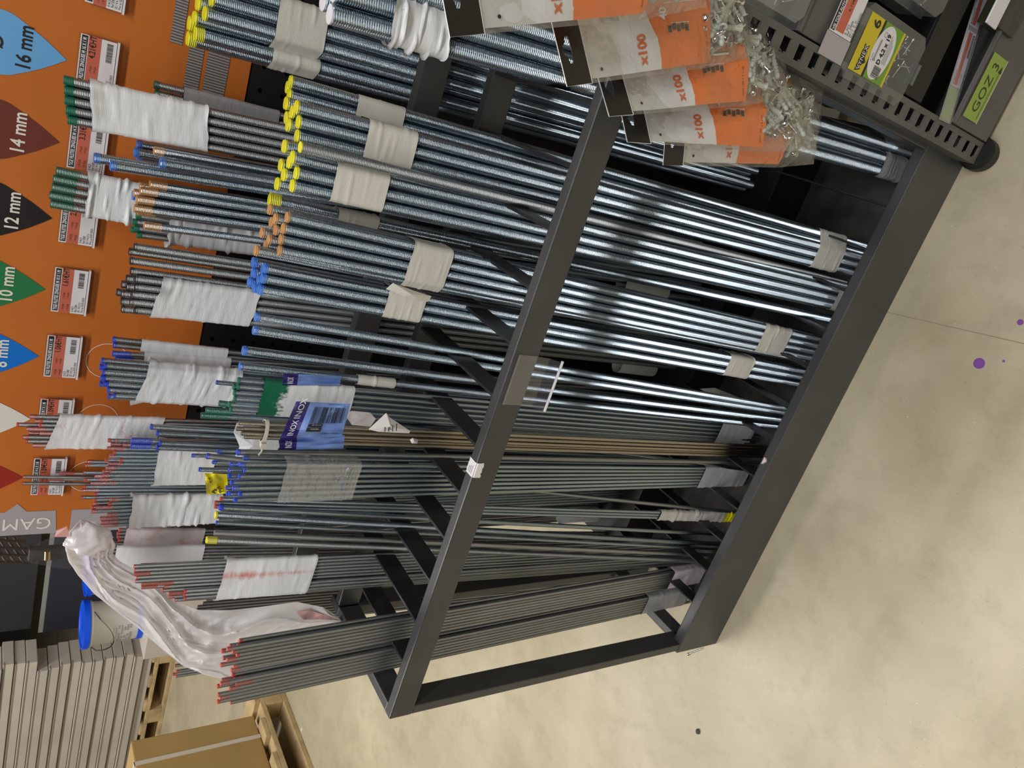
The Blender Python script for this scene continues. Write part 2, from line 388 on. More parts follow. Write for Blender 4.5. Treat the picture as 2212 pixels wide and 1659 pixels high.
def build_ticket_holder():
    x0 = at(1083, 875, 1, -0.004).x; x1 = at(1126, 768, 1, -0.004).x
    h = MB(); y = -0.0015; N = 12
    prof = [(y, H-0.006), (y, H-0.034), (y-0.004, H-0.050), (y-0.012, H-0.062)]
    for i in range(len(prof)-1):
        (ya, za), (yb, zb) = prof[i], prof[i+1]
        h.obox((x0, ya, za), (x1-x0, 0, 0), (0, yb-ya, zb-za), (0, -0.0009, 0))
    o = empty('ticket_holder', (0, 0, 0)); tag(o, 'empty clear plastic ticket holder clipped on the front rail', 'label holder')
    h.build('sleeve', M_acryl, o)
    e = MB(); e.box((x0-0.001, y-0.0145, H-0.0650), (x1+0.002, y-0.0115, H-0.0625)); e.build('white_edge_strip', mat('white_edge', (0.75, 0.75, 0.78), 0.3), o, bevel=0.0006)
    e = MB(); e.box((x0, y-0.0018, H-0.0075), (x1, y+0.0002, H-0.0060)); e.build('lip', M_acryl, o)
build_ticket_holder()
# ------------------------------------------------------------------ back panel with its print
def build_panel():
    p = empty('back_panel', (0.5, PY, 0)); p.location = (0, 0, 0)
    tag(p, 'orange printed sheet over black perforated back panel behind the rods', 'display panel')
    x0 = at(0, 1158, 1, PY).x; zb = at(432, 735, 1, PY).z
    q = MB(); q.box((x0, PY, zb), (1.08, PY+0.004, 1.75)); q.build('orange_sheet', M_panel, p)
    # black perforated board: grid with real holes
    g = MB(); px, pz, hr = 0.030, 0.030, 0.0034
    zs = zb-0.002; nz_, nx = 14, 34
    for i in range(nx):
        for j in range(nz_):
            cx, cz = 0.06+px*(i+.5), zs-pz*(j+.5)
            sq = [(cx+px/2*a, cz+pz/2*b) for a, b in ((-1, -1), (0, -1), (1, -1), (1, 0), (1, 1), (0, 1), (-1, 1), (-1, 0))]
            ho = [(cx+hr*math.cos(t), cz+hr*math.sin(t)) for t in [math.radians(225+45*k) for k in range(8)]]
            for k in range(8):
                a, b2 = k, (k+1) % 8
                g.face([(sq[a][0], PY, sq[a][1]), (sq[b2][0], PY, sq[b2][1]), (ho[b2][0], PY, ho[b2][1]), (ho[a][0], PY, ho[a][1])])
                g.face([(ho[a][0], PY, ho[a][1]), (ho[b2][0], PY, ho[b2][1]), (ho[b2][0], PY+.02, ho[b2][1]), (ho[a][0], PY+.02, ho[a][1])])
    zl = zs-pz*nz_
    g.box((0.06, PY, 0.0), (0.06+px*nx, PY+0.002, zl)); g.box((0.06, PY+0.02, zl), (0.06+px*nx, PY+0.022, zs))
    g.build('perforated_board', M_rackd, p)
    # printed drops
    tips = [(144, 130), (128.6, 307.6), (113, 471.6), (98, 625), (84, 769.6), (66, 905), (50, 1031)]
    cols = [(0.15, 0.42, 0.78), (0.16, 0.032, 0.022), (0.012, 0.010, 0.012), (0.016, 0.19, 0.065), (0.0, 0.17, 0.66), (0.78, 0.76, 0.70), (0.34, 0.022, 0.014)]
    names = ['light blue', 'brown', 'black', 'green', 'blue', 'white', 'red']
    txt = ['16 mm', '14 mm', '12 mm', '10 mm', '8 mm', '7 mm', '6 mm']
    for k, (tx, ty) in enumerate(tips):
        t = at(tx, ty, 1, PY); M = frame(V(t.x, PY-0.0006, t.z), (1, 0, 0), (0, 0, 1))
        d = Print(M); R, hc = 0.034, 0.064
        th = math.acos(R/hc); pts = [(0, 0)]
        left = []; right = []
        n = 40; a0 = -math.pi/2+th; a1 = 1.5*math.pi-th
        arc = [(R*math.cos(a0+(a1-a0)*i/n), hc+R*math.sin(a0+(a1-a0)*i/n)) for i in range(n+1)]
        # sides bulge a little, as printed
        s0 = arc[0]; side_r = [(s0[0]*f+0.0018*math.sin(f*math.pi), s0[1]*f) for f in (0.25, 0.5, 0.75)]
        side_l = [(-x, y) for x, y in side_r[::-1]]
        d.poly([(0, 0)]+side_r+arc+side_l, 0)
        tc = 1 if k in (0, 5) else 2
        if k == 5:
            d.text(txt[k], 0.003, 0.052, 0.022, 1, 0.0004, ax='CENTER', bold=0.02)
            d.text('Plomberie', 0.0, 0.040, 0.0125, 1, 0.0004, ax='CENTER', bold=0.01)
        else:
            d.text(txt[k], 0.001, 0.0345, 0.0200, tc, 0.0004, ax='CENTER', bold=0.018, squeeze=0.86)
            d.text('\u00d8', 0.0, 0.0610, 0.0195, tc, 0.0004, ax='CENTER', bold=0.012)
        cm = mat(names[k].replace(' ', '_')+'_drop_print', cols[k], 0.42)
        o = d.build('size_drop', [cm, M_black, M_cream], p); o['label'] = names[k]+' printed drop with the size '+txt[k]
        # fine circles under each drop
        if k in (4, 5, 6):
            c = Print(M); c.ring(0.0, -0.081, 0.0265, 0.0009, 0)
            if k == 5: c.text('n', -0.010, -0.090, 0.018, 0, 0, rot=0)
            c.build('printed_circle', M_cream, p)
    # picture of horizontal rods printed on the sheet, seen between the yellow-ended and green-ended rods
    mt, nt, b_ = nodes('printed_rod_picture'); tc_ = nt.nodes.new('ShaderNodeTexCoord'); wv = nt.nodes.new('ShaderNodeTexWave'); wv.bands_direction = 'X'; wv.inputs['Scale'].default_value = 95; wv.inputs['Distortion'].default_value = 1.2; wv.inputs['Detail Scale'].default_value = 40
    rp = nt.nodes.new('ShaderNodeValToRGB'); rp.color_ramp.elements[0].color = (.10, .09, .09, 1); rp.color_ramp.elements[1].color = (.42, .38, .36, 1); rp.color_ramp.elements[0].position = .25
    nt.links.new(tc_.outputs['Object'], wv.inputs['Vector']); nt.links.new(wv.outputs['Fac'], rp.inputs['Fac']); nt.links.new(rp.outputs['Color'], b_.inputs['Base Color']); b_.inputs['Roughness'].default_value = .45
    for (xa, xb, ya, yb) in ((367, 394, -60, 90), (392, 424, 60, 212), (432, 480, 70, 222)):
        A, B = at(xa, yb, 1, PY), at(xa, ya, 1, PY); zc = at(xb, yb, 1, PY).z; hh_ = A.z-zc; zm = zc; pm = MB(); nn = 120
        for i in range(nn):   # outline toothed like a thread
            u0, u1 = A.x+(B.x-A.x)*i/nn, A.x+(B.x-A.x)*(i+1)/nn; t0, t1 = (.0004, 0) if i % 2 else (0, .0004)
            pm.face([(u0, PY-.0007, zm-t0), (u1, PY-.0007, zm-t1), (u1, PY-.0007, zm+hh_+t1), (u0, PY-.0007, zm+hh_+t0)])
        pm.build('printed_rod', mt, p)
    # grey banner with the vertical words
    a = at(127, 1105, 1, PY); M = frame(V(0, PY-0.0006, 0), (1, 0, 0), (0, 0, 1))
    b = Print(M); zt_ = a.z; xr = at(125, 1102, 1, PY).x
    b.poly([(x0+.0005, zt_), (xr, zt_+0.004), (xr, zt_+0.040), (xr+0.014, zt_+0.052), (xr, zt_+0.066), (xr-.0006, zt_+0.30), (x0+.0005, zt_+0.30)], 0)
    b.text('GAMME ZINGU\u00c9E', x0+0.029, zt_+0.007, 0.0285, 1, 0.0004, rot=math.pi/2)
    xb = at(152, 1125, 1, PY)
    b.rect(x0+.0005, zt_-0.20, xr, xb.z, 0)
    b.build('grey_banner', [M_greyp, M_cream], p)
    # price tickets in clear holders
    c4 = at(116, 574, 1, PY); c4b = at(179, 676, 1, PY)
    w, h = c4.x-c4b.x, (c4.z-c4b.z)*0.96
    dx = (at(98, 625, 1, PY)-at(84, 769.6, 1, PY)).x
    prices = ['6.35', '4.21', '3.31', '2.51', '1.61', '1.06', '1.09', '1.09']
    sizes = ['18', '16', '14', '12', '10', '8', '7', '6']
    lx = [4, 3, 2, 1, 0, -1, -2, -3]
    where = ['18 mm rods at the top edge', 'light blue 16 mm drop', 'brown 14 mm drop', 'black 12 mm drop', 'green 10 mm drop', 'blue 8 mm drop', 'white drop', 'red drop']
    for k in range(8):
        X = c4b.x+dx*lx[k]*0.995; Z = c4b.z
        M = frame(V(X, PY-0.006, Z), (1, 0, 0), (0, 0.04, 1))
        t = empty('price_ticket', (0, 0, 0)); tag(t, 'red and white price ticket '+('below the '+where[k] if k else 'cut off by the photo edge, above yellow-ended back rods'), 'price tag', 'price tickets on the orange panel')
        hb = MB(); e = 0.0014
        hb.obox(M @ V(-e, -e-.001, -0.0052), M.to_3x3() @ V(w+2*e, 0, 0), M.to_3x3() @ V(0, h+2*e+.001, 0), M.to_3x3() @ V(0, 0, 0.0012))
        hb.build('holder', M_acryl, t)
        lp = MB(); lp.obox(M @ V(-e, -e-.0015, -0.005), M.to_3x3() @ V(w+2*e, 0, 0), M.to_3x3() @ V(0, 0.0022, 0), M.to_3x3() @ V(0, 0, 0.0065)); lp.build('holder_lip', mat('clear_white_lip', (0.78, 0.78, 0.80), 0.2), t)
        d = Print(M)
        d.rect(0, 0, w, h, 0)
        d.rect(w*0.03, h*0.80, w*0.985, h*0.965, 1, .0002)
        d.rect(w*0.0, h*0.43, w, h*0.775, 2, .0002)
        d.text('TIGE FILETEE ZINGUEE M %s X 1 M' % sizes[k], w*0.05, h*0.83, h*0.155, 0, .0004, bold=0.03, squeeze=0.62)
        d.text(prices[k]+'\u20acHT', w*0.60, h*0.57, h*0.25, 1, .0004, bold=0.015, squeeze=0.72)
        for (xx, yy, ss) in ((0.05, 0.62, .1), (0.05, 0.48, .1), (0.33, 0.62, .09), (0.33, 0.50, .09)):
            d.text('1 M 0,0%d' % k, w*xx, h*yy, h*ss, 1, .0004, squeeze=0.7)
        d.bars(w*0.60, h*0.10, w*0.95, h*0.27, 1, .0004, seed=k+3)
        for i, s in enumerate(('E AC3', 'Ref 228%d' % k, '02 / 4 6 2 U', 'Prix au 02/01/2025')):
            d.text(s, w*0.04, h*(0.33-0.10*i), h*0.10, 1, .0004, squeeze=0.75)
        d.build('ticket', [M_wpaper, M_black, M_redp], t)
build_panel()
# ------------------------------------------------------------------ threaded rods
_rodm = {}
def rod_mesh(r, pitch, seg, z0=0.0, z1=1.0, mt=None, rings=4, grow=0.0):
    """one metre of metric thread as a true helix, ends chamfered and closed"""
    key = (r, pitch, seg, z0, z1, mt.name, grow)
    if key in _rodm: return _rodm[key]
    dep = (0.50 if r > .0045 else 0.34)*pitch; q = r-dep
    # rounded crest, straight flank, rounded root
    if rings == 4: prof = ((0.0, r), (0.14, r-.03*dep), (0.22, r-.17*dep), (0.32, r-.44*dep), (0.46, r-.85*dep), (0.60, q))
    else: prof = ((0.0, r), (0.20, r-.12*dep), (0.52, q))
    o = np.array([v[0] for v in prof]); rd = np.array([v[1] for v in prof]); K = len(o)
    T_ = int((z1-z0)/pitch)+3; NR = T_*K
    i = np.arange(seg); ang = 2*np.pi*i/seg; j = np.arange(NR)
    Z = z0+pitch*((j//K-1.5+o[j % K])[:, None]+i[None, :]/seg)
    Zc = np.clip(Z, z0, z1)
    ch = np.clip(np.minimum(Zc-z0, z1-Zc)/0.0012, 0, 1)
    Rr = np.minimum(np.broadcast_to((rd[j % K]+grow)[:, None], Zc.shape), r+grow-dep*0.9*(1-ch))
    vs = np.stack([Rr*np.cos(ang), Rr*np.sin(ang), Zc], -1).reshape(-1, 3)
    a_ = np.arange(NR-1)[:, None]*seg+np.arange(seg-1)[None, :]
    f1 = np.stack([a_, a_+1, a_+1+seg, a_+seg], -1).reshape(-1, 4)
    b_ = np.arange(NR-1-K)[:, None]*seg
    f2 = np.concatenate([b_+seg-1, b_+K*seg, b_+(K+1)*seg, b_+2*seg-1], -1)
    fs = np.concatenate([f1, f2])
    zz = vs[fs][:, :, 2]; fs = fs[(zz.max(1)-zz.min(1)) > 1e-7]
    n = len(vs); top = []; rc = r-dep*0.9+grow
    ring = np.stack([rc*np.cos(ang), rc*np.sin(ang), np.full(seg, z1)], -1); ring0 = ring.copy(); ring0[:, 2] = z0
    vs = np.concatenate([vs, ring, ring0])
    V_, F_ = vs.tolist(), fs.tolist()
    k = len(F_)
    F_.append(list(range(n, n+seg))); F_.append(list(range(n+seg, n+2*seg))[::-1])
    me = bpy.data.meshes.new('thread'); me.from_pydata(V_, [], F_); me.materials.append(mt)
    me.polygons.foreach_set('use_smooth', [True]*k+[False]*2); me.update()
    _rodm[key] = me
    return me
SPEC = {10: (0.0100, .0025, 16, 4), 8: (0.0080, .002, 14, 4), 7: (0.0070, .002, 14, 4), 6: (0.0060, .00175, 12, 4), 5.4: (0.0054, .0016, 12, 4), 5: (0.0050, .0016, 12, 3),
        4: (0.0040, .0014, 10, 3), 3.6: (0.0036, .0014, 10, 3), 3: (0.0030, .00125, 8, 3), 2.7: (0.0027, .00125, 8, 3)}
def axis_matrix(B, T):
    d = (T-B); L = d.length; z = d/L
    y = Vector((0, 1, 0)); y = (y-z*y.dot(z)).normalized(); x = y.cross(z)
    M = Matrix.Identity(4)
    for k in range(3): M[k][0] = x[k]; M[k][1] = y[k]; M[k][2] = z[k]*L; M[k][3] = B[k]
    return M, L
def place_rod(B, T, size, mt, paint_, tip, label, group, spin=0.0):
    r, p, seg, rg = SPEC[size]
    M, L = axis_matrix(B, T)
    M = M @ Matrix.Rotation(spin, 4, 'Z')
    shaft = rod_mesh(r, p, seg, 0.0, 1.0, mt, rg)
    if paint_:
        o = bpy.data.objects.new('threaded_rod', None); o.empty_display_size = .01; COL.objects.link(o)
        s = link('shaft', shaft, o)
        t = link('painted_tip', rod_mesh(r, p, seg, round(1.0003-tip, 4), 1.0003, PAINT[paint_], rg, 0.00022 if r > .0035 else 0.00008), o)
        t['label'] = paint_+' painted end'
    else:
        o = link('threaded_rod', shaft)
    o.matrix_world = M
    tag(o, label, 'rod', group)
    return o
def solve_top(T, B, y=None, L=1.0):
    """the point on the sight line of a rod end that lies one rod length from its foot"""
    if y is not None: return at(*T, 1, y)
    best = min((abs((at(*T, 1, yy)-B).length-L), yy) for yy in np.linspace(0.035, 0.205, 86))
    return at(*T, 1, best[1])
BUNDLES = {}
def bundle(key, T, Q, size, pos, mt, paint_, tip, label, group, yT=None, Q2='z', qv=0.006, L=None, jit=0.004, st=1.0, sb=1.0, up=0.0, tips=None, seed=None):
    """rods in parallel: T = pixel of the bundle's top centre, Q = pixel of its foot (or of a lower point with y=qv).
    pos = list of (across, depth, slide) in rod diameters / metres: across grows to the left, depth away from the viewer"""
    rg = random.Random(seed or sum(map(ord, key)))
    r = SPEC[size][0]
    if Q2 == 'z':
        B = at(*Q, 2, qv); Tp = solve_top(T, B, yT)
        if L: B = Tp+(B-Tp).normalized()*L
    else:
        Tp = at(*T, 1, yT); q = at(*Q, 1, qv); B = Tp+(q-Tp).normalized()*(L or 1.0)
    a = (Tp-B).normalized(); e2 = Vector((0, 1, 0)); e2 = (e2-a*e2.dot(a)).normalized(); e1 = e2.cross(a)   # e1 to the left-ish or right
    if e1.x > 0: e1 = -e1
    rods = []
    for (ua, ud, sl) in pos:
        o = (e1*ua+e2*ud)*(2.03*r)
        s = a*(sl*(0.45 if ud > .5 else 1)+rg.uniform(-jit, jit))
        b2, t2 = B+o*sb+s, Tp+o*st+s
        tp = tip
        if tips: tp = rg.choice(tips)
        place_rod(b2, t2, size, mt, paint_, tp, label, group, rg.uniform(0, 6))
        rods.append((b2, t2, r))
    BUNDLES[key] = rods
    return rods
def hexpos(nx, nd, drop=(), slide=0.0, cx=None):
    """nx rods across in the front layer, nd layers deep"""
    out = []
    cx = (nx-1)/2 if cx is None else cx
    for d in range(nd):
        n = nx-(d % 2)
        for i in range(n):
            if (i, d) in drop: continue
            out.append((i-cx+0.5*(d % 2), d*0.866, slide*d))
    return out
def hull(pts):
    pts = sorted(set(pts)); lo = []; hi = []
    cr = lambda o, a, b: (a[0]-o[0])*(b[1]-o[1])-(a[1]-o[1])*(b[0]-o[0])
    for p in pts:
        while len(lo) > 1 and cr(lo[-2], lo[-1], p) <= 0: lo.pop()
        lo.append(p)
    for p in reversed(pts):
        while len(hi) > 1 and cr(hi[-2], hi[-1], p) <= 0: hi.pop()
        hi.append(p)
    return lo[:-1]+hi[:-1]
def t_at(rods, px):
    """parameter along the bundle's axis whose picture column is px"""
    n = len(rods); B = sum((q[0] for q in rods), Vector())/n; T = sum((q[1] for q in rods), Vector())/n
    f = lambda t: proj(B+(T-B)*t)[0]
    lo, hi = 0.0, 1.0
    for _ in range(40):
        mid = (lo+hi)/2
        if f(mid) > px: lo = mid
        else: hi = mid
    return (lo+hi)/2
def smear_mat(name, smear, zr):
    """white wrap carrying one paint smear: kind 'end' covers the upper end, kind 'stripe' runs along the rods at local x"""
    kind, col, x0, wd = smear
    mt = tape_mat(name, (0.79, 0.80, 0.82), 0.35, (190, 0.05), (55, 0.22)); nt = mt.node_tree; L = nt.links.new; b = nt.nodes['Principled BSDF']
    tc = nt.nodes.new('ShaderNodeTexCoord'); sp = nt.nodes.new('ShaderNodeSeparateXYZ'); L(tc.outputs['Object'], sp.inputs[0])
    n = nt.nodes.new('ShaderNodeTexNoise'); n.inputs['Scale'].default_value = 70; n.inputs['Detail'].default_value = 6; n.inputs['Roughness'].default_value = .7
    mp = nt.nodes.new('ShaderNodeMapping'); mp.inputs['Scale'].default_value = (1, 1, .5) if kind == 'end' else (.6, .6, 2.5); L(tc.outputs['Object'], mp.inputs[0]); L(mp.outputs[0], n.inputs['Vector'])
    def math_(op, a, b_=0.0, c=None):
        m_ = nt.nodes.new('ShaderNodeMath'); m_.operation = op
        for i_, q_ in enumerate((a, b_) if c is None else (a, b_, c)):
            if hasattr(q_, 'links'): L(q_, m_.inputs[i_])
            else: m_.inputs[i_].default_value = q_
        return m_.outputs[0]
    z_lo, z_hi = zr
    if kind == 'end':
        v = math_('MULTIPLY_ADD', n.outputs['Fac'], .06, sp.outputs['Z']); thr = z_hi-(z_hi-z_lo)*wd+.030; f = math_('DIVIDE', math_('SUBTRACT', v, thr), .006)
    else:
        d = math_('ABSOLUTE', math_('SUBTRACT', sp.outputs['X'], x0)); d = math_('SUBTRACT', wd, d); up = math_('DIVIDE', math_('SUBTRACT', sp.outputs['Z'], z_lo), z_hi-z_lo)
        v = math_('MULTIPLY_ADD', n.outputs['Fac'], .022, d); v = math_('MULTIPLY_ADD', up, .007, v); f = math_('DIVIDE', math_('SUBTRACT', v, .0125), .012)
    cl = nt.nodes.new('ShaderNodeClamp'); L(f, cl.inputs[0])
    mx = nt.nodes.new('ShaderNodeMix'); mx.data_type = 'RGBA'; mx.inputs[6].default_value = b.inputs['Base Color'].default_value; mx.inputs[7].default_value = (*col, 1)
    L(cl.outputs[0], mx.inputs[0]); L(mx.outputs[2], b.inputs['Base Color'])
    return mt
def wrap(keys, pxa, pxb, mt, label, cat='tape', group=None, off=0.0006, wr=0.0006, n=84, rows=30, tilt=0.0, ragged=0.0, name='tape_band', sub=None, flare=0.0, smear=None):
    """a band of tape round the rods of one or more bundles, from picture column pxa (upper edge) to pxb"""
    rods = []
    for k in (keys if isinstance(keys, (list, tuple)) else [keys]): rods += BUNDLES[k]
    if sub: rods = [rods[i] for i in sub]
    ta, tb = t_at(rods, pxa), t_at(rods, pxb)
    N = len(rods); B = sum((q[0] for q in rods), Vector())/N; T = sum((q[1] for q in rods), Vector())/N
    a = (T-B).normalized(); L = (T-B).length; e2 = Vector((0, 1, 0)); e2 = (e2-a*e2.dot(a)).normalized(); e1 = e2.cross(a)
    mb = MB(); grid = []; sd = sum(map(ord, label)) % 97
    for i in range(rows+1):
        t = ta+(tb-ta)*i/rows; c = B+(T-B)*t
        pts = []
        for (b, tt, r) in rods:
            lb = (tt-b).dot(a); s = ((c-b).dot(a))/lb; p = b+(tt-b)*s-c
            x, y = p.dot(e1), p.dot(e2)
            for k in range(14):
                w = 2*math.pi*k/14; pts.append((round(x+(r+off)*math.cos(w), 6), round(y+(r+off)*math.sin(w), 6)))
        h = hull(pts); per = [0]
        for k in range(len(h)): per.append(per[-1]+math.dist(h[k], h[(k+1) % len(h)]))
        row = []; k = 0
        for q in range(n):
            s = per[-1]*q/n
            while per[k+1] < s: k += 1
            f = (s-per[k])/max(per[k+1]-per[k], 1e-9); u, v = h[k % len(h)], h[(k+1) % len(h)]
            x, y = u[0]+(v[0]-u[0])*f, u[1]+(v[1]-u[1])*f
            nx_, ny_ = (v[1]-u[1]), -(v[0]-u[0]); nl = math.hypot(nx_, ny_) or 1
            zpos = t*L
            w1 = noise.noise(V(x*40+sd, y*40, zpos*90))
            w2 = max(0.0, noise.noise(V(x*22+sd*2, y*22+5, zpos*240))-0.18)*2.2
            d = wr*(w1*0.35+1.5*w2+0.3)
            if flare and i < 5: d += flare*(1-i/5)*(0.25+max(0, noise.noise(V(math.cos(2*math.pi*q/n)*1.5+sd, math.sin(2*math.pi*q/n)*1.5, 4))))
            sh = tilt*x
            if ragged and i in (0, rows): sh += 0.35*ragged*noise.noise(V(math.cos(2*math.pi*q/n)*1.3+sd, math.sin(2*math.pi*q/n)*1.3, i))
            row.append(c+e1*(x+nx_/nl*d)+e2*(y+ny_/nl*d)+a*sh)
        grid.append(row)
    vs = [p for row in grid for p in row]; fs = []
    for i in range(rows):
        for q in range(n): fs.append([i*n+q, i*n+(q+1) % n, (i+1)*n+(q+1) % n, (i+1)*n+q])
    mb.raw(vs, fs)
    # store in local axes with z along the rods so that the ridges of the threads run round
    M = Matrix.Identity(4)
    for k in range(3): M[k][0] = e1[k]; M[k][1] = e2[k]; M[k][2] = a[k]; M[k][3] = B[k]
    Mi = M.inverted(); mb.v = [tuple(Mi @ Vector(p)) for p in mb.v]
    if smear:
        mt = smear_mat(name+'_'+label.split()[0], smear, (tb*L, ta*L))
    o = mb.build(name, mt, None, smooth=True); o.matrix_world = M
    tag(o, label, cat, group)
    return o
Z, D = M_zinc, M_dark
# ---- right end, front row: thick white-ended rods
bundle('F0', (715, 31), (1951, 383), 10, [(0, 0, 0), (-1, .05, .004), (-.5, .87, .006), (-2, .1, .002), (-1.5, .95, .008)], Z, 'white', 0.003,
       'thick bright threaded rod with white painted end, half hidden by the hanging screw bags', 'thick white-ended rods')
wrap('F0', 836, 958, M_ink, 'crumpled white plastic with black smears round the thick white-ended rods', off=.0022, wr=.0040, ragged=.012, flare=.004, rows=44, sub=[0, 1, 2], name='plastic_wrap', cat='wrap')
wrap('F0', 1890, 1937, M_greyt, 'clear grey tape low on the thick rods beside the bag corner', sub=[0, 1, 2], wr=.001)
# ---- back row, far right
LB = 'threaded rod with yellow painted end in the taped back bundle at the upper edge of the picture'
bundle('B1a', (420, 68), (900, 200), 8, [(0.1, 0, 0), (-.4, .87, .006), (.6, .87, .008)], Z, 'yellow', .010,
       'yellow-ended threaded rod of the lower taped back bundle below the white-ended rods', 'yellow-ended rods, lower back bundle', yT=.30, Q2='y', qv=.300)
bundle('B1b', (434, 27), (900, 160), 8, [(0, 0, 0), (-1, 0, -.004), (-2, .0, .002), (.5, .87, .012), (-.5, .87, .010), (-1.5, .87, .01)], Z, 'yellow', .004,
       'yellow-ended threaded rod of the upper taped back bundle beside the white-ended rods', 'yellow-ended rods, upper back bundle', yT=.285, Q2='y', qv=.290)
wrap('B1a', 582, 682, M_beige, 'beige paper tape round the lower yellow-ended back bundle')
wrap('B1b', 590, 694, M_beige, 'beige paper tape round the upper yellow-ended back bundle')
# ---- green-ended bundles in the back row
bundle('B2b', (332, 192), (600, 257), 5, hexpos(2, 1), M_zincm, 'green', .006, 'green-ended threaded rod peeking out behind the large white-wrapped green bundle', 'rods behind the large green bundle', yT=.372, Q2='y', qv=.37)
wrap('B2b', 395, 600, M_greyt, 'pale tape band behind the large white-wrapped green bundle', off=.0008)
bundle('B2', (143, 216), (607, 312), 5, hexpos(5, 2), M_zincm, 'green', .010, 'green-ended threaded rod in the large white-wrapped bundle below the brown 14 mm drop', 'rods of the large green bundle', yT=.315, Q2='y', qv=.31, jit=.005)
wrap('B2', 196, 446, M_white, 'wide white wrap round the tall green-ended bundle below the brown drop', off=.001, wr=.0013, ragged=.006, flare=.006, rows=40, tilt=.12, name='plastic_wrap', cat='wrap')
bundle('B3', (110, 403), (300, 442), 5, hexpos(5, 2), M_zincm, 'green', .025, 'green-ended threaded rod in the bundle between the black 12 mm drop and its ticket', 'rods of the smaller green bundle', yT=.368, Q2='y', qv=.366, jit=.006)
wrap('B3', 186, 300, M_whiteg, 'crumpled white wrap with pale green smears', off=.0012, wr=.0022, ragged=.01, flare=.008, rows=36, name='plastic_wrap', cat='wrap')
# ---- loose blue-ended rods, back row
for (T, Q, y, s) in (((203, 341), (560, 398), .30, 0), ((238, 357), (560, 408), .29, 0), ((345, 352), (560, 388), .283, 0)):
    bundle('B4%d' % T[0], T, Q, 6, [(0, 0, 0)], Z, 'blue', .007, {203: 'tallest loose blue-ended threaded rod beside the wide white wrap', 238: 'second tallest loose blue-ended threaded rod beside the wide white wrap', 345: 'shortest loose blue-ended threaded rod below the wide white wrap'}[T[0]], None, yT=y, Q2='y', qv=y, jit=0)
bundle('B4c', (297, 330), (560, 375), 6, [(0, 0, 0), (-.6, .9, .004), (.4, .9, .0), (3.6, .3, -.002), (4.4, .8, .002)], Z, 'blue', .006, 'blue-ended threaded rod of the cluster hidden behind the loose blue rods', 'clustered blue-ended rods', yT=.33, Q2='y', qv=.33)
bundle('B4o', (332, 325), (560, 366), 5, [(0, 0, 0)], Z, 'orange', .012, 'single orange-ended threaded rod above the loose blue-ended rods', None, yT=.30, Q2='y', qv=.30, jit=0)
# ---- orange-ended, back row
bundle('B5', (307, 436), (560, 474), 5, [(-1.3, 0, 0), (-.2, 0, .004), (.9, 0, .004), (2.7, -.2, -.004), (-1.6, .9, .008), (-.7, .9, .010), (.4, .9, .006), (1.4, .9, .004), (-2.2, .1, -.004)], Z, 'orange', .02,
       'orange-ended threaded rod of the back cluster beside the crumpled white wrap', 'orange-ended back rods', yT=.305, Q2='y', qv=.305)
# ---- grey bundle with crumpled wrap
bundle('B6', (292, 486), (560, 525), 4, hexpos(4, 2), M_zincm, 'green', .006, 'grey threaded rod with dark green end in the bundle with the crumpled wrap', 'grey rods in the crumpled wrap', yT=.345, Q2='y', qv=.342)
wrap('B6', 362, 560, M_white, 'torn crumpled white wrap hanging loose beside the orange-ended rods', off=.0015, wr=.0032, ragged=.012, flare=.006, rows=44, name='plastic_wrap', cat='wrap')
# ---- dark-ended bundle
bundle('B7', (284, 632), (547, 663), 5, [(2.2, 0, -.003), (1.2, 0, .001), (.2, 0, -.001), (-.8, 0, -.006), (-1.8, 0, -.004), (2.6, .9, .012), (1.6, .9, .014), (.6, .9, .016), (-.4, .9, .012), (-1.4, .9, .010), (-2.4, .9, .012), (1.9, 1.75, .022), (.8, 1.75, .022), (-.3, 1.75, .02), (-3.6, 1.2, .014), (-5.4, 1.2, .012), (-4.5, 1.9, .016)], M_zincm, 'black', .004,
       'dark-ended threaded rod of the bundle below the ticket of the green drop', 'dark-ended rods', yT=.295, Q2='y', qv=.295)
wrap('B7', 335, 547, M_ink, 'wide white wrap with black ink smears round the dark-ended rods', off=.001, wr=.0011, ragged=.006, flare=.006, rows=40, tilt=-.15, sub=[0, 1, 2, 3, 4, 6, 7, 8, 9], name='plastic_wrap', cat='wrap')
# ---- blue 8 mm bundles
bundle('B8', (243, 739), (488, 765), 4, hexpos(2, 2), M_zincm, 'navy', .004, 'slim threaded rod in the narrow taped bundle beside the black perforated board', 'rods of the narrow blue bundle', yT=.335, Q2='y', qv=.335)
wrap('B8', 303, 489, M_white, 'narrow grey-white wrap beside the black perforated board', wr=.0008, name='plastic_wrap', cat='wrap', rows=34)
bundle('B8b', (246, 770), (494, 785), 4, hexpos(2, 2), M_zincm, 'navy', .022, 'slim threaded rod with blue end in the middle wrap of three below the blue drop', 'rods of the middle blue wrap', yT=.33, Q2='y', qv=.33)
wrap('B8b', 309, 496, M_white, 'middle of three white wraps below the blue drop', wr=.0008, name='plastic_wrap', cat='wrap', rows=34)
bundle('B9', (226, 824), (505, 844), 4, [(-2.6, .3, .010), (-1.6, 0, .008), (-.6, 0, .004), (.4, 0, .006), (1.4, 0, -.008), (2.4, .1, -.012), (3.0, .9, -.014), (-3.1, 1.0, .016), (-2.1, .9, .014), (-1.1, .9, .002), (-.1, .9, .0), (.9, .9, -.002), (1.9, .9, -.01), (-1.6, 1.8, .02), (-.4, 1.8, .006), (.8, 1.8, -.004), (1.8, 1.8, -.012)], Z, 'navy', .012,
       'blue-ended slim threaded rod in the wide white wrap below the blue 8 mm drop', 'slim blue-ended rods', yT=.295, Q2='y', qv=.295, tips=(.003, .006, .02), jit=.008)
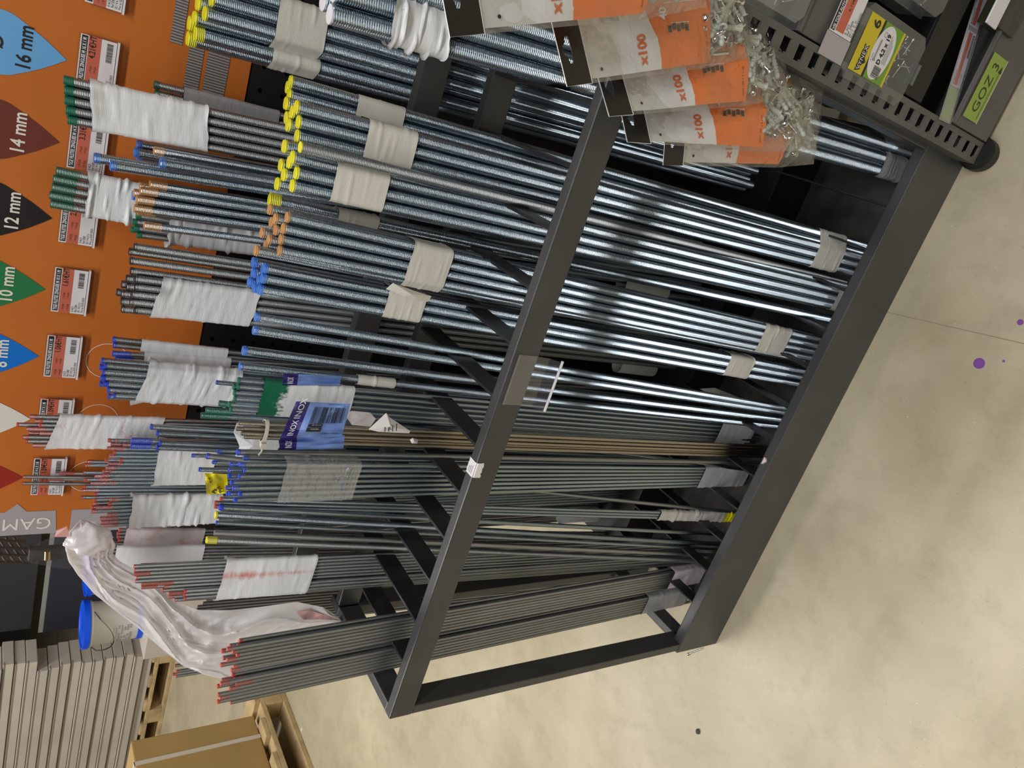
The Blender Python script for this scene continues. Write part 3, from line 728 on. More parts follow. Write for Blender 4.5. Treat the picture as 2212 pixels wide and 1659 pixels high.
wrap('B9', 303, 506, M_white, 'widest of three white wraps below the blue drop', off=.001, wr=.0016, ragged=.004, flare=.006, rows=44, tilt=-.2, name='plastic_wrap', cat='wrap')
# ---- red bundles, back row
RT = (.002, .004, .004, .007, .012, .022)
bundle('B10', (64, 931), (340, 936), 3, hexpos(8, 2), M_zincm, 'red', .01, 'red-ended thin threaded rod in the tall wrapped bundle over the white drop', 'thin red-ended rods, tall bundle', yT=.33, Q2='y', qv=.325, tips=RT, jit=.016)
wrap('B10', 112, 340, M_whiter, 'wide white wrap with red smears round the tallest thin bundle', off=.001, wr=.0012, ragged=.005, flare=.005, rows=44, tilt=-.25, name='plastic_wrap', cat='wrap')
bundle('B11a', (240, 998), (455, 999), 3, hexpos(12, 2), Z, 'red', .01, 'red-ended thin threaded rod in the white wrap behind the yellow tag', 'thin red-ended rods behind the yellow tag', yT=.30, Q2='y', qv=.30, tips=RT, jit=.012)
wrap('B11a', 336, 462, M_white, 'white wrap round the thin red-ended rods behind the yellow tag', off=.001, wr=.0012, ragged=.004, flare=.005, rows=34, name='plastic_wrap', cat='wrap')
bundle('B11b', (222, 1108), (470, 1098), 3, hexpos(8, 2), Z, 'red', .01, 'red-ended thin threaded rod in the crumpled wrap beside the milky plastic bag', 'thin red-ended rods beside the bag', yT=.295, Q2='y', qv=.295, tips=RT, jit=.016)
wrap('B11b', 280, 474, M_white, 'crumpled white wrap round thin red-ended rods beside the milky bag', off=.0012, wr=.0024, ragged=.008, flare=.006, rows=44, name='plastic_wrap', cat='wrap')
bundle('B11c', (193, 1040), (420, 1040), 3, hexpos(12, 1), Z, 'red', .01, 'red-ended thin threaded rod of the row standing against the orange sheet by the red drop', 'thin red-ended rods against the orange sheet', yT=.375, Q2='y', qv=.37, tips=RT, jit=.012)
for T, w in (((50, 1030), 'nearer the white drop'), ((48, 1044), 'nearer the grey banner')):
    bundle('B11s%d' % T[1], T, (300, T[1]+3), 2.7, [(0, 0, 0)], M_zincm, 'red', .003, 'tall lone thin threaded rod crossing the red drop ticket, '+w, None, yT=.385, Q2='y', qv=.385, jit=0)
bundle('B11t', (128, 1022), (300, 1025), 2.7, [(0, 0, 0), (2, .2, .012)], M_zincm, 'red', .02, 'shorter thin rod standing between the two tall lone rods', 'short thin rods at the red drop', yT=.388, Q2='y', qv=.387, jit=0)
# ---- grey bundles under the bag
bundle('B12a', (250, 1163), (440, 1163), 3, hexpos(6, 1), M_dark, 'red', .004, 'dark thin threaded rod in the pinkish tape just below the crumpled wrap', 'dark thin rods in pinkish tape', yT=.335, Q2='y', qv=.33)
wrap('B12a', 268, 438, M_pink, 'pinkish tape just below the crumpled wrap by the milky bag', wr=.0007, rows=30, name='plastic_wrap', cat='wrap')
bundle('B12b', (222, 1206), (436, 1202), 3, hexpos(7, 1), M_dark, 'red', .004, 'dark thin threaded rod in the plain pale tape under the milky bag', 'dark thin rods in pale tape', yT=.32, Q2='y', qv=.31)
wrap('B12b', 247, 437, M_white, 'plain pale tape under the milky plastic bag', wr=.0006, rows=30, name='plastic_wrap', cat='wrap')
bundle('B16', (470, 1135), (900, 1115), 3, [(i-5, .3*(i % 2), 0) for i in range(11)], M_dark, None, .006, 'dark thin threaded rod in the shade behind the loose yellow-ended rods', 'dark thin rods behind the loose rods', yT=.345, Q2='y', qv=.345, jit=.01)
bundle('B13', (383, 1450), (700, 1400), 2.7, hexpos(5, 3), M_zincm, 'red', .006, 'red-ended thin threaded rod sticking out behind the lower end of the milky bag', 'thin red-ended rods behind the bag', yT=.30, Q2='y', qv=.31, tips=RT, jit=.01)
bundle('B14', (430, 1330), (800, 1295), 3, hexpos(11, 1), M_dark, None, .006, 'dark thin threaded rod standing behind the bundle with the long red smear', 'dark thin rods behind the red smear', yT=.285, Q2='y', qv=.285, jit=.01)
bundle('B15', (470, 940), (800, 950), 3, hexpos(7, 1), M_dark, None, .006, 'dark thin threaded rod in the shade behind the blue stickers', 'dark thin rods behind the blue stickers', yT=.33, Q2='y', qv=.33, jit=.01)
# ---- front row, yellow-ended
YL = 'yellow-ended threaded rod of the '
bundle('F1a', (628, 192), (1868, 541), 7, [(-.5, 0, 0), (.5, 0, 0), (0, .87, .008)], Z, 'yellow', .004, YL+'uppermost taped front bundle beside the dark upper rail', 'yellow-ended rods, uppermost front bundle')
bundle('F1b', (640, 262), (1857, 574), 7, [(-1, 0, 0), (0, 0, .001), (1.03, 0, -.001), (-.5, .87, .012), (.5, .87, .014), (-.9, 1.72, .016), (.1, 1.74, .02)], Z, 'yellow', .004, YL+'second taped front bundle, above the single steel rod', 'yellow-ended rods, second front bundle')
bundle('F1c', (647.5, 317), (1825, 611), 6, [(0, 0, 0)], M_zincm, 'yellow', .003, 'single untaped yellow-ended rod running in front of the yellow bundles', None, jit=0)
bundle('F1d', (628, 372), (1833, 652), 7, [(-1.1, 0, .001), (-.05, 0, -.001), (.95, 0, 0), (-.55, .9, .006), (.45, .9, .018), (-1.6, .95, .016), (-.05, 1.8, .02), (1.3, 1.3, .026)], Z, 'yellow', .004, YL+'third taped front bundle, below the single steel rod', 'yellow-ended rods, third front bundle', yT=None)
bundle('F1e', (584, 432), (1812, 695), 7, [(0, 0, 0), (.1, 1.02, .002)], Z, 'yellow', .014, YL+'lowest taped front bundle, next to the orange-ended rods', 'yellow-ended rods, lowest front bundle')
wrap('F1a', 766, 866, M_beige, 'beige tape round the uppermost yellow-ended front bundle')
wrap('F1b', 782, 885, M_beige, 'beige tape with a curved crease on the second yellow-ended front bundle', wr=.0009)
wrap('F1d', 716, 828, M_beige, 'beige tape round the third yellow-ended front bundle', sub=[0, 1, 2, 3, 4, 5])
wrap('F1e', 726, 812, M_beige, 'beige tape partly hidden under the third yellow-ended bundle', wr=.001)
wrap(['F1a', 'F1b'], 1757, 1813, M_beige, 'low beige tape joining the two upper yellow bundles near the plinth', sub=[0, 1, 3, 4, 5])
wrap('F1d', 1796, 1850, M_beige, 'low beige tape of the third yellow bundle, touching the plinth', sub=[0, 1, 2, 3])
# ---- front row, orange-ended
bundle('F3', (605, 504), (1769, 756), 6, [(-1.55, 0, .001), (-.5, 0, 0), (.5, 0, -.002), (1.55, 0, -.006), (-1.0, .9, .008), (0, .9, .004), (1.0, .9, .012), (-1.5, 1.75, .020), (-.4, 1.75, .016), (.7, 1.75, .026), (1.7, 1.2, .024), (2.1, .5, .02)], Z, 'orange', .004,
       'orange-ended threaded rod of the taped front bundle between the yellow-ended and blue-ended rods', 'orange-ended front rods')
wrap('F3', 873, 956, M_beige, 'beige paper tape round the orange-ended front rods', wr=.0009, ragged=.003)
wrap('F3', 1634, 1690, M_beige, 'low beige tape round the orange-ended front rods', wr=.0009, sub=[0, 1, 2, 3, 4, 5, 6])
# ---- front row, blue-ended
bundle('F2', (567, 602), (1734, 817), 6, [(-1.05, 0, .002), (-.05, 0, -.002), (1.1, 0, .001), (-.6, .9, .008), (.5, .9, .010), (1.3, .95, .014), (-.9, 1.75, .014), (.1, 1.75, .02), (1.1, 1.8, .024)], Z, 'blue', .006,
       'light blue-ended threaded rod of the taped front bundle', 'blue-ended front rods')
wrap('F2', 824, 903, M_beige, 'beige paper tape round the blue-ended front rods with a loose torn end', wr=.001, ragged=.003)
wrap('F2', 1556, 1607, M_beige, 'low beige tape round the blue-ended front rods', wr=.0009)
for T, Q, lab in (((551, 684), (1706, 884), 'loose blue-ended rod just below the taped blue bundle'), ((547, 713), (1701, 893), 'second loose blue-ended rod from the taped blue bundle'),
                  ((524, 757), (1694, 908), 'third loose blue-ended rod, with the shiny grey side'), ((517, 791), (1684, 922), 'loose blue-ended rod carrying a small cream paper flag')):
    bundle('F4%d' % T[1], T, Q, 5.4 if T[1] != 757 else 6, [(0, 0, 0)], Z, 'blue', .006 if T[1] < 790 else .004, lab, None, jit=0)
wrap('F4791', 770, 851, M_beige, 'small cream paper flag round one loose blue-ended rod', off=.0012, wr=.0012, ragged=.002)
# ---- front row, green-ended slim
bundle('F5', (508, 852), (1640, 938), 4, [(-2.3, .1, .004), (-1.3, 0, 0), (-.3, 0, -.001), (.7, 0, .0), (1.7, .0, .002), (2.6, .2, .003), (-1.8, .9, .004), (-.8, .9, .006), (.2, .9, .004)], Z, 'green', .003,
       'green-ended slim threaded rod of the white-wrapped bundle above the blue stickers', 'slim green-ended rods')
bundle('F5s', (449, 887), (1638, 950), 4, [(0, 0, 0), (1.0, 0.2, .005)], Z, 'green', .032, 'longer green-ended slim rod standing out of the white-wrapped green bundle', 'long slim green-ended rods')
bundle('F5d', (473, 871), (1638, 1017), 4, [(0, 0, 0)], Z, 'green', .032, 'slim green-ended rod slanting across the front of the stainless rods', None, jit=0)
bundle('F5b', (467, 826), (1634, 934), 3, [(0, 0, 0)], Z, 'navy', .003, 'single thin rod with a blue end at the top of the white-wrapped green bundle', None, jit=0)
wrap('F5', 562, 756, M_whitegg, 'white wrap smeared with dark green paint round the slim green-ended rods', smear=('end', (.008, .14, .07), 0, .26), off=.0012, wr=.0012, ragged=.003, rows=40, name='plastic_wrap', cat='wrap')
wrap('F5', 1549, 1622, M_greyt, 'low grey tape on the slim green-ended rods', wr=.0006)
# ---- stainless rods
bundle('F6', (521, 930), (1657, 974), 3, [(-1.6, 0, .001), (-.5, 0, .001), (.6, 0, 0), (1.5, .3, -.002), (.1, .9, .001), (1.9, -.4, -.06)], M_inox, None, .004, 'brownish stainless threaded rod held by the white cable tie', 'stainless rods')
# ---- blue-ended tall slim rods behind
bundle('F7', (322, 945), (600, 958), 4, [(-2.0, 0, .001), (-.9, 0, -.008), (1.0, .1, -.014), (2.0, .3, -.012)], Z, 'navy', .003, 'blue-ended slim rod standing tall between the red-ended bundles', 'tall slim blue-ended rods', yT=.275, Q2='y', qv=.272, jit=0)
bundle('F7b', (284, 957), (600, 966), 4, [(-.5, 0, 0), (.6, .1, 0)], Z, 'navy', .025, 'tallest slim rod with a long dark blue end between the red-ended bundles', 'tallest slim blue-ended rods', yT=.285, Q2='y', qv=.28, jit=0)
bundle('F7c', (468, 985), (800, 992), 3, [(-1.4, 0, .004), (-.3, 0, 0), (.8, 0, .004), (1.8, .2, 0), (-.8, .9, .008), (.3, .9, .004), (0, 0, .03)], Z, 'navy', .006, 'blue-ended thin rod clustered behind the clear-wrapped bundle', 'clustered thin blue-ended rods', yT=.26, Q2='y', qv=.256, jit=.004)
# ---- clear-wrapped bundle
bundle('F8', (512, 1042), (1618, 1029), 3, hexpos(7, 3), Z, 'navy', .004, 'blue-ended thin threaded rod of the big bundle in clear film', 'rods in clear film', jit=.009, st=1.34, sb=1.0, tips=(.003, .004, .007))
wrap('F8', 604, 765, M_clear, 'clear film wound round the big bundle of thin blue-ended rods', off=.0012, wr=.0012, ragged=.004, rows=40, name='plastic_film', cat='film')
wrap('F8', 1508, 1606, M_greyt, 'low grey wrap with dark blue edge on the clear-wrapped bundle', off=.0008, wr=.0008)
bundle('F8s', (430, 1014), (1600, 1042), 3, [(0, 0, 0)], Z, 'navy', .003, 'single thin blue-ended rod beside the yellow tag', None, jit=0, yT=.15)
bundle('F9a', (512, 977), (1650, 1000), 4, [(0, 0, 0)], M_zincm, 'navy', .004, 'slim blue-ended rod just above the clear-wrapped bundle', None, jit=0)
bundle('F9x', (446, 985), (1595, 1108), 4, [(0, 0, 0)], M_zincm, 'navy', .004, 'slim rod crossing low in front of the newsprint-wrapped rods', None, jit=0, yT=.19)
bundle('F12', (470, 1086), (1590, 1117), 3, [(-1, 0, 0), (0, 0, .003), (1, .1, 0), (0, .9, 0)], Z, 'red', .004, 'thin threaded rod with its foot wrapped in printed newsprint', 'newsprint-wrapped rods')
o_ = wrap('F12', 1421, 1560, mat('newsprint', (0.50, 0.48, 0.44), 0.7), 'printed paper wrapped round the feet of thin rods behind the plinth', off=.0015, wr=.0025, ragged=.004, name='paper_wrap', cat='wrap', rows=40)
wrap('F12', 1560, 1600, M_tagy, 'yellow plastic at the foot of the newsprint-wrapped rods', off=.0018, wr=.002, ragged=.004, cat='tape')
for T, Q, s, mt, pt, tp, lab in (((474, 1096), (1571, 1155), 4, Z, 'navy', .005, 'slim rod with dark blue end next to the clear-wrapped bundle'),
                                 ((465, 1112), (1558, 1176), 5, Z, 'yellow', .003, 'yellow-ended rod with bright flank beside two blue-ended slim rods'),
                                 ((467, 1129), (1554, 1187), 3, Z, 'navy', .002, 'thin blue-ended rod pressed against the bright yellow-ended rod'),
                                 ((463, 1151), (1548, 1200), 4, M_zincm, None, .0, 'dull grey threaded rod without painted end beside the lowest yellow end'),
                                 ((446, 1166), (1541, 1213), 5, M_zincm, 'yellow', .014, 'lowest yellow-ended rod, beside the bundle with the long red smear')):
    bundle('F9%d' % T[1], T, Q, s, [(0, 0, 0)], mt, pt, tp, lab, None, jit=0)
# ---- bundle with the long red smear
bundle('F10', (312, 1262), (1490, 1192), 3, [(i-5, 0, .014-.003*i+(.006 if i < 5 else -.022)) for i in range(11)]+[(i-4.5, .87, .02-.004*i) for i in range(7)], M_zincm, 'red', .01,
       'thin red-ended threaded rod in the wrap with the long red smear', 'thin rods in the red-smeared wrap', yT=.195, qv=.06, tips=(.003, .003, .006, .02), jit=.008)
bundle('F10c', (398, 1284), (1490, 1205), 3, [(-.9, 0, 0), (.1, 0, .001), (1.1, 0, 0), (-.4, .9, .002), (.6, .9, .001)], M_zincm, 'red', .004, 'thin red-ended rod of the small tight cluster in the red-smeared wrap', 'small tight red cluster', yT=.185, qv=.06, jit=.001)
wrap(['F10', 'F10c'], 474, 671, M_whiter, 'broad grey-white wrap with one long red smear', smear=('stripe', (.62, .11, .08), .012, .004), off=.001, wr=.0010, ragged=.003, flare=.004, rows=44, tilt=-.12, name='plastic_wrap', cat='wrap')
# ---- left front bundles
bundle('F11a', (497, 1425), (1518, 1240), 3, hexpos(7, 3), M_zincm, 'red', .01, 'thin red-ended threaded rod of the slanting corner bundle, in its inner half', 'inner corner rods', tips=RT, jit=.012, st=1.0)
bundle('F11b', (489, 1497), (1493, 1286), 3, hexpos(7, 3), M_zincm, 'red', .01, 'thin red-ended threaded rod of the slanting corner bundle, in its outer half', 'outer corner rods', tips=RT, jit=.012, st=1.0)
wrap('F11a', 1443, 1512, M_pink, 'low pink-smeared tape round the inner corner rods', wr=.0006)
wrap('F11b', 1387, 1478, M_greyt, 'low grey tape round the outer corner rods', wr=.0007)
# ------------------------------------------------------------------ graphics that follow a curved sheet
class Wrapped(Print):
    def __init__(s, S): MB.__init__(s); s.S = S
    def poly(s, pts, mi, z=0.0): s.face([s.S(p[0], p[1], z) for p in pts], mi)
    def rect(s, x0, y0, x1, y1, mi, z=0.0, n=1, m=1):
        for i in range(n):
            for j in range(m):
                a, b = x0+(x1-x0)*i/n, x0+(x1-x0)*(i+1)/n; c, d = y0+(y1-y0)*j/m, y0+(y1-y0)*(j+1)/m
                s.poly([(a, c), (b, c), (b, d), (a, d)], mi, z)
    def strip(s, lo, hi, y0, y1, mi, z=0.0, n=12, m=10):
        """area between two edges x=lo(y)..hi(y)... given as functions of u: y from lo(u) to hi(u)"""
        for i in range(n):
            a, b = y0+(y1-y0)*i/n, y0+(y1-y0)*(i+1)/n
            for j in range(m):
                f, g = j/m, (j+1)/m
                q = lambda u, t: (u, lo(u)+(hi(u)-lo(u))*t)
                s.poly([q(a, f), q(b, f), q(b, g), q(a, g)], mi, z)
    def text(s, body, x, y, size, mi, z=0.0, rot=0.0, ax='LEFT', bold=0.0, squeeze=1.0):
        vs, fs = text_mesh(body, size, bold, ax, squeeze)
        c, n = math.cos(rot), math.sin(rot)
        s.raw([s.S(x+v.x*c-v.y*n, y+v.x*n+v.y*c, z) for v in vs], fs, mi)
# ------------------------------------------------------------------ plugs and screws, shared meshes
def plug_mesh():
    b = MB(); r = 0.0031
    prof = [(0, 0), (.0016, 0.0), (.0026, .002)]
    for k in range(5): z = .004+.0042*k; prof += [(r, z), (r, z+.0018), (.0024, z+.0024), (.0024, z+.0040)]
    prof += [(r, .027), (r, .0365), (.0046, .0372), (.0046, .0382), (.0022, .0384), (.0019, .032), (0, .032)]
    b.lathe(prof, 12)
    for k in range(3):
        for q in range(2): b.obox((-.0004, (r-.0003) if q else -(r+.0002), .029+.0026*k), (.0008, 0, 0), (0, .0005, 0), (0, 0, .0016))
    return b.mesh('plug', M_plug, True)
def screw_mesh():
    b = MB(); prof = [(0, 0), (.0006, .001)]
    for k in range(14): z = .002+.0017*k; prof += [(.0013, z), (.0021, z+.0007), (.0013, z+.0014)]
    prof += [(.0015, .027), (.0015, .033), (.0040, .0352), (.0038, .0364), (.0016, .0372), (0, .0374)]
    b.lathe(prof, 10)
    return b.mesh('screw', M_screw, True)
PLUG, SCREW = plug_mesh(), screw_mesh()
def orient(p, d, n):
    d = d.normalized(); x = n.cross(d).normalized(); y = d.cross(x); M = Matrix.Identity(4)
    for k in range(3): M[k][0] = x[k]; M[k][1] = y[k]; M[k][2] = d[k]; M[k][3] = p[k]
    return M
# ------------------------------------------------------------------ hanging bags of screws
def bag_basis(a, r, t):
    e = V(math.cos(a), math.sin(a), 0); n = V(math.sin(a), -math.cos(a), 0); up = V(0, 0, 1)*math.cos(t)-n*math.sin(t)
    return e*math.cos(r)+up*math.sin(r), up*math.cos(r)-e*math.sin(r)
BAGS = [((972, 80), -.125, 18, 22, 0, 'uppermost clear bag of screws and plugs, cut off by the picture edge', .105, 0),
        ((1225, 187), -.098, 27, 22, 0, 'second hanging bag of screws and plugs, its black header slot showing rods behind', .115, 0),
        ((1316, 252), -.078, 34, 17, 6, 'third hanging bag of screws and plugs, header resting against the front rail end', .115, 0),
        ((1355, 307), -.058, 37, 8, 8, 'fourth hanging bag of screws and plugs, showing the number 50 on orange', .120, .012),
        ((1432, 357), -.036, 12, 12, 0, 'lowest and rearmost hanging bag of screws and plugs', .110, -.01)]
def build_bag(k, A, y0, a, r, t, label, W, ext):
    U, UP = bag_basis(*[math.radians(q) for q in (a, r, t)]); N = U.cross(UP)
    P0 = at(*A, 1, y0); LEN = 0.285+ext; sd = k*13.7
    def bul(u, v, back=False):
        s = max(0.0, math.sin(math.pi*min(max(u/W, 0), 1)))**0.6
        f = min(max((v-0.05)/0.13, 0), 1); f = f*f*(3-2*f); e = min(max((LEN-v)/0.05, 0), 1)**0.6
        w = noise.noise(V(u*30+sd, v*26, k))*0.0035*min(max((v-.03)/.05, 0), 1)*min(1, s*1.5)
        w += 0.0045*abs(noise.noise(V(u*55+sd, v*40, 3+k)))*(1 if v > .19 else .25)*s
        return (0.015 if not back else -0.010)*s*f*e+(w if not back else -abs(w)*.5)
    def S(x, y, z=0.0, back=False):
        v = -y
        narrow = 1.0-0.10*min(max((v-.20)/.08, 0), 1)
        xx = (x-W/2)*narrow+W/2
        return P0+U*xx+UP*y+N*(bul(x, v, back)+z)
    b = empty('screw_bag', P0); b.location = (0, 0, 0)
    tag(b, label, 'bag', 'hanging bags of screws and plugs')
    # header card with a euro slot: polygon ring around the slot
    h = MB(); hv = 0.031; cx, cy = 0.030, -0.012; n = 24
    def slot(th):
        x = 0.0135*math.cos(th); y = 0.0033*math.sin(th)
        if abs(math.cos(th)) < 0.38 and math.sin(th) > 0: y += 0.0035
        return (cx+max(-.0115, min(.0115, x)), cy+y)
    def outer(th):
        dx, dy = math.cos(th), math.sin(th); s = 1e9
        for lim, d in (((-cx), dx), ((W-cx), dx), ((-hv-cy), dy), ((0-cy), dy)):
            if abs(d) > 1e-6 and lim/d > 0: s = min(s, lim/d)
        return (cx+dx*s, cy+dy*s)
    ths = sorted([2*math.pi*i/n for i in range(n)]+[math.atan2(yy-cy, xx-cx) % (2*math.pi) for xx in (0, W) for yy in (0, -hv)])
    for i in range(len(ths)):
        t0, t1 = ths[i], ths[(i+1) % len(ths)]
        for z, fl in ((0.0004, 1), (-0.0004, -1)):
            q = [slot(t0), outer(t0), outer(t1), slot(t1)]
            h.face([P0+U*p[0]+UP*p[1]+N*z for p in (q if fl > 0 else q[::-1])])
        for fn in (slot, outer):
            p, q = fn(t0), fn(t1); h.face([P0+U*p[0]+UP*p[1]+N*.0004, P0+U*q[0]+UP*q[1]+N*.0004, P0+U*q[0]+UP*q[1]-N*.0004, P0+U*p[0]+UP*p[1]-N*.0004])
    h.build('header_card', M_header, b)
    e = MB()   # pale cut edge of the header
    e.tube([P0+U*0+UP*-hv, P0, P0+U*W], .0005, 4); e.tube([P0+UP*-hv+N*.0006, P0+U*W+UP*-hv+N*.0006], .0004, 4); e.build('header_edge', mat('pale_edge', (.6, .6, .58), .3) if k == 0 else MATS['pale_edge'], b)
    # clear film: front and back
    f = MB(); nu, nv = 26, 60
    for back in (False, True):
        g = [[S(W*i/nu, -hv-(LEN-hv)*j/nv, 0.0, back) for i in range(nu+1)] for j in range(nv+1)]
        vs = [p for row in g for p in row]
        f.raw(vs, [(j*(nu+1)+i, j*(nu+1)+i+1, (j+1)*(nu+1)+i+1, (j+1)*(nu+1)+i) for j in range(nv) for i in range(nu)])
    f.build('clear_film', M_bag, b, smooth=True)
    # printed paper inside the front
    p = Wrapped(lambda x, y, z=0: S(x, y, z-0.0012))
    p.rect(0.004, -0.095, W-.004, -0.0325, 0, 0, 12, 8)
    p.text('', 0, 0, .01, 1) if False else None
    edge = lambda u: -0.110-0.016*(0.5+0.5*math.cos(min(1, u/W*1.3)*math.pi))*(1 if k % 2 else .6)
    p.strip(lambda u: edge(u)-0.0005, lambda u: -0.093, 0.004, W-.004, 1, .0003)
    low = lambda u: -0.196-0.006*math.sin(u/W*math.pi)
    p.strip(low, edge, 0.004, W-.004, 2, .0003, 14, 14)
    p.text('x100', 0.010, -0.1065, 0.0130, 3, .0010, bold=0.04)
    # plug picture, measures and frame on the orange field
    for q in range(5): p.rect(0.034+.0018*(q % 2), -0.141-.0062*q, 0.040+.0018*(q % 2), -0.1365-.0062*q, 4, .0010)
    p.text('40', 0.046, -0.137, 0.011, 1, .0010, bold=.03)
    p.rect(0.0415, -0.165, 0.0423, -0.141, 1, .0010, 1, 3); p.disc(.0419, -.166, .0011, .0011, 1, .001, 8)
    for (x0, y0, x1, y1) in ((.060, -.182, .0607, -.136), (.060, -.182, .100, -.1813), (.060, -.1367, .100, -.136), (.0993, -.182, .100, -.136)): p.rect(x0, y0, x1, y1, 1, .0010, 3, 3)
    p.text('50', 0.066, -0.176, 0.017, 1, .0011, bold=.05)
    p.text('(mm)', 0.066, -0.147, 0.008, 1, .0011)
    p.text('www 100 x 5 x 40', 0.008, -0.193, 0.0042, 4, .0010, squeeze=.9)
    # small grey instruction icons on the pale panel
    for q in range(3):
        x = .050+.016*q
        p.rect(x, -.080, x+.006, -.072, 5, .0007); p.rect(x+.0025, -.072, x+.0035, -.064, 5, .0007); p.disc(x+.003, -.061, .003, .003, 5, .0007, 10)
    p.disc(.011, -.047, .0016, .0016, 4, .0012, 10)
    p.rect(0.062, -0.092, 0.086, -0.084, 4, .0008); p.rect(0.0628, -0.0912, 0.0852, -0.0848, 1, .0010); p.text('OL', 0.065, -0.0907, .0078, 4, .0012, bold=.06)
    p.build('printed_label', [M_graylab, M_wpaper, M_orange, mat('orange_text', (.62, .13, .02), .5) if k == 0 else MATS['orange_text'], M_black, M_greytxt], b)
    # contents
    rg = random.Random(40+k); sc = SCR[k]
    for q in range(sc):
        for _ in range(12):
            u = 0.010+(W-0.02)*rg.random(); v = 0.196+(LEN-0.21)*rg.random(); ang = rg.uniform(0, 2*math.pi)
            if all(0.008 < u+q2*math.cos(ang) < W-0.010 and 0.180 < v-q2*math.sin(ang) < LEN-0.014 for q2 in (-.022, .042)): break
        else: continue
        c = S(u, -v, 0)-N*(0.0050+0.012*(q % 4)/4)
        d = (U*math.cos(ang)+UP*math.sin(ang)+N*rg.uniform(-.2, .2)).normalized()
        kind = q % 5
        if kind != 4:
            o = link('wall_plug', PLUG); o.matrix_world = orient(c-d*.018, d, N)
            tag(o, 'grey ribbed wall plug loose in the '+BN[k]+' hanging clear bag', 'wall plug', 'wall plugs in the '+BN[k]+' bag')
        if kind in (0, 2, 4):
            s = link('screw', SCREW); off = .021 if kind != 4 else 0
            s.matrix_world = orient(c-d*.018+d*off, d, N)
            tag(s, 'bright steel screw among the grey plugs of the '+BN[k]+' hanging clear bag', 'screw', 'screws in the '+BN[k]+' bag')
BN = ['uppermost', 'second', 'third', 'fourth', 'lowest']; SCR = [40, 66, 46, 66, 42]
for k_, q_ in enumerate(BAGS): build_bag(k_, *q_)
def build_clip_strip():
    a = at(1010, 60, 1, -.118)+V(.055, .03, 0); b = at(1440, 350, 1, -.03)+V(.06, .03, 0)
    m_ = MB(); d = (b-a).normalized(); s = V(.009, 0, 0)
    m_.obox(a-s-d*.03, s*2, d*((b-a).length+.03), V(0, .0012, 0))
    o = m_.build('clip_strip', M_rackd); tag(o, 'narrow dark merchandising strip behind the hanging screw bags', 'strip')
build_clip_strip()
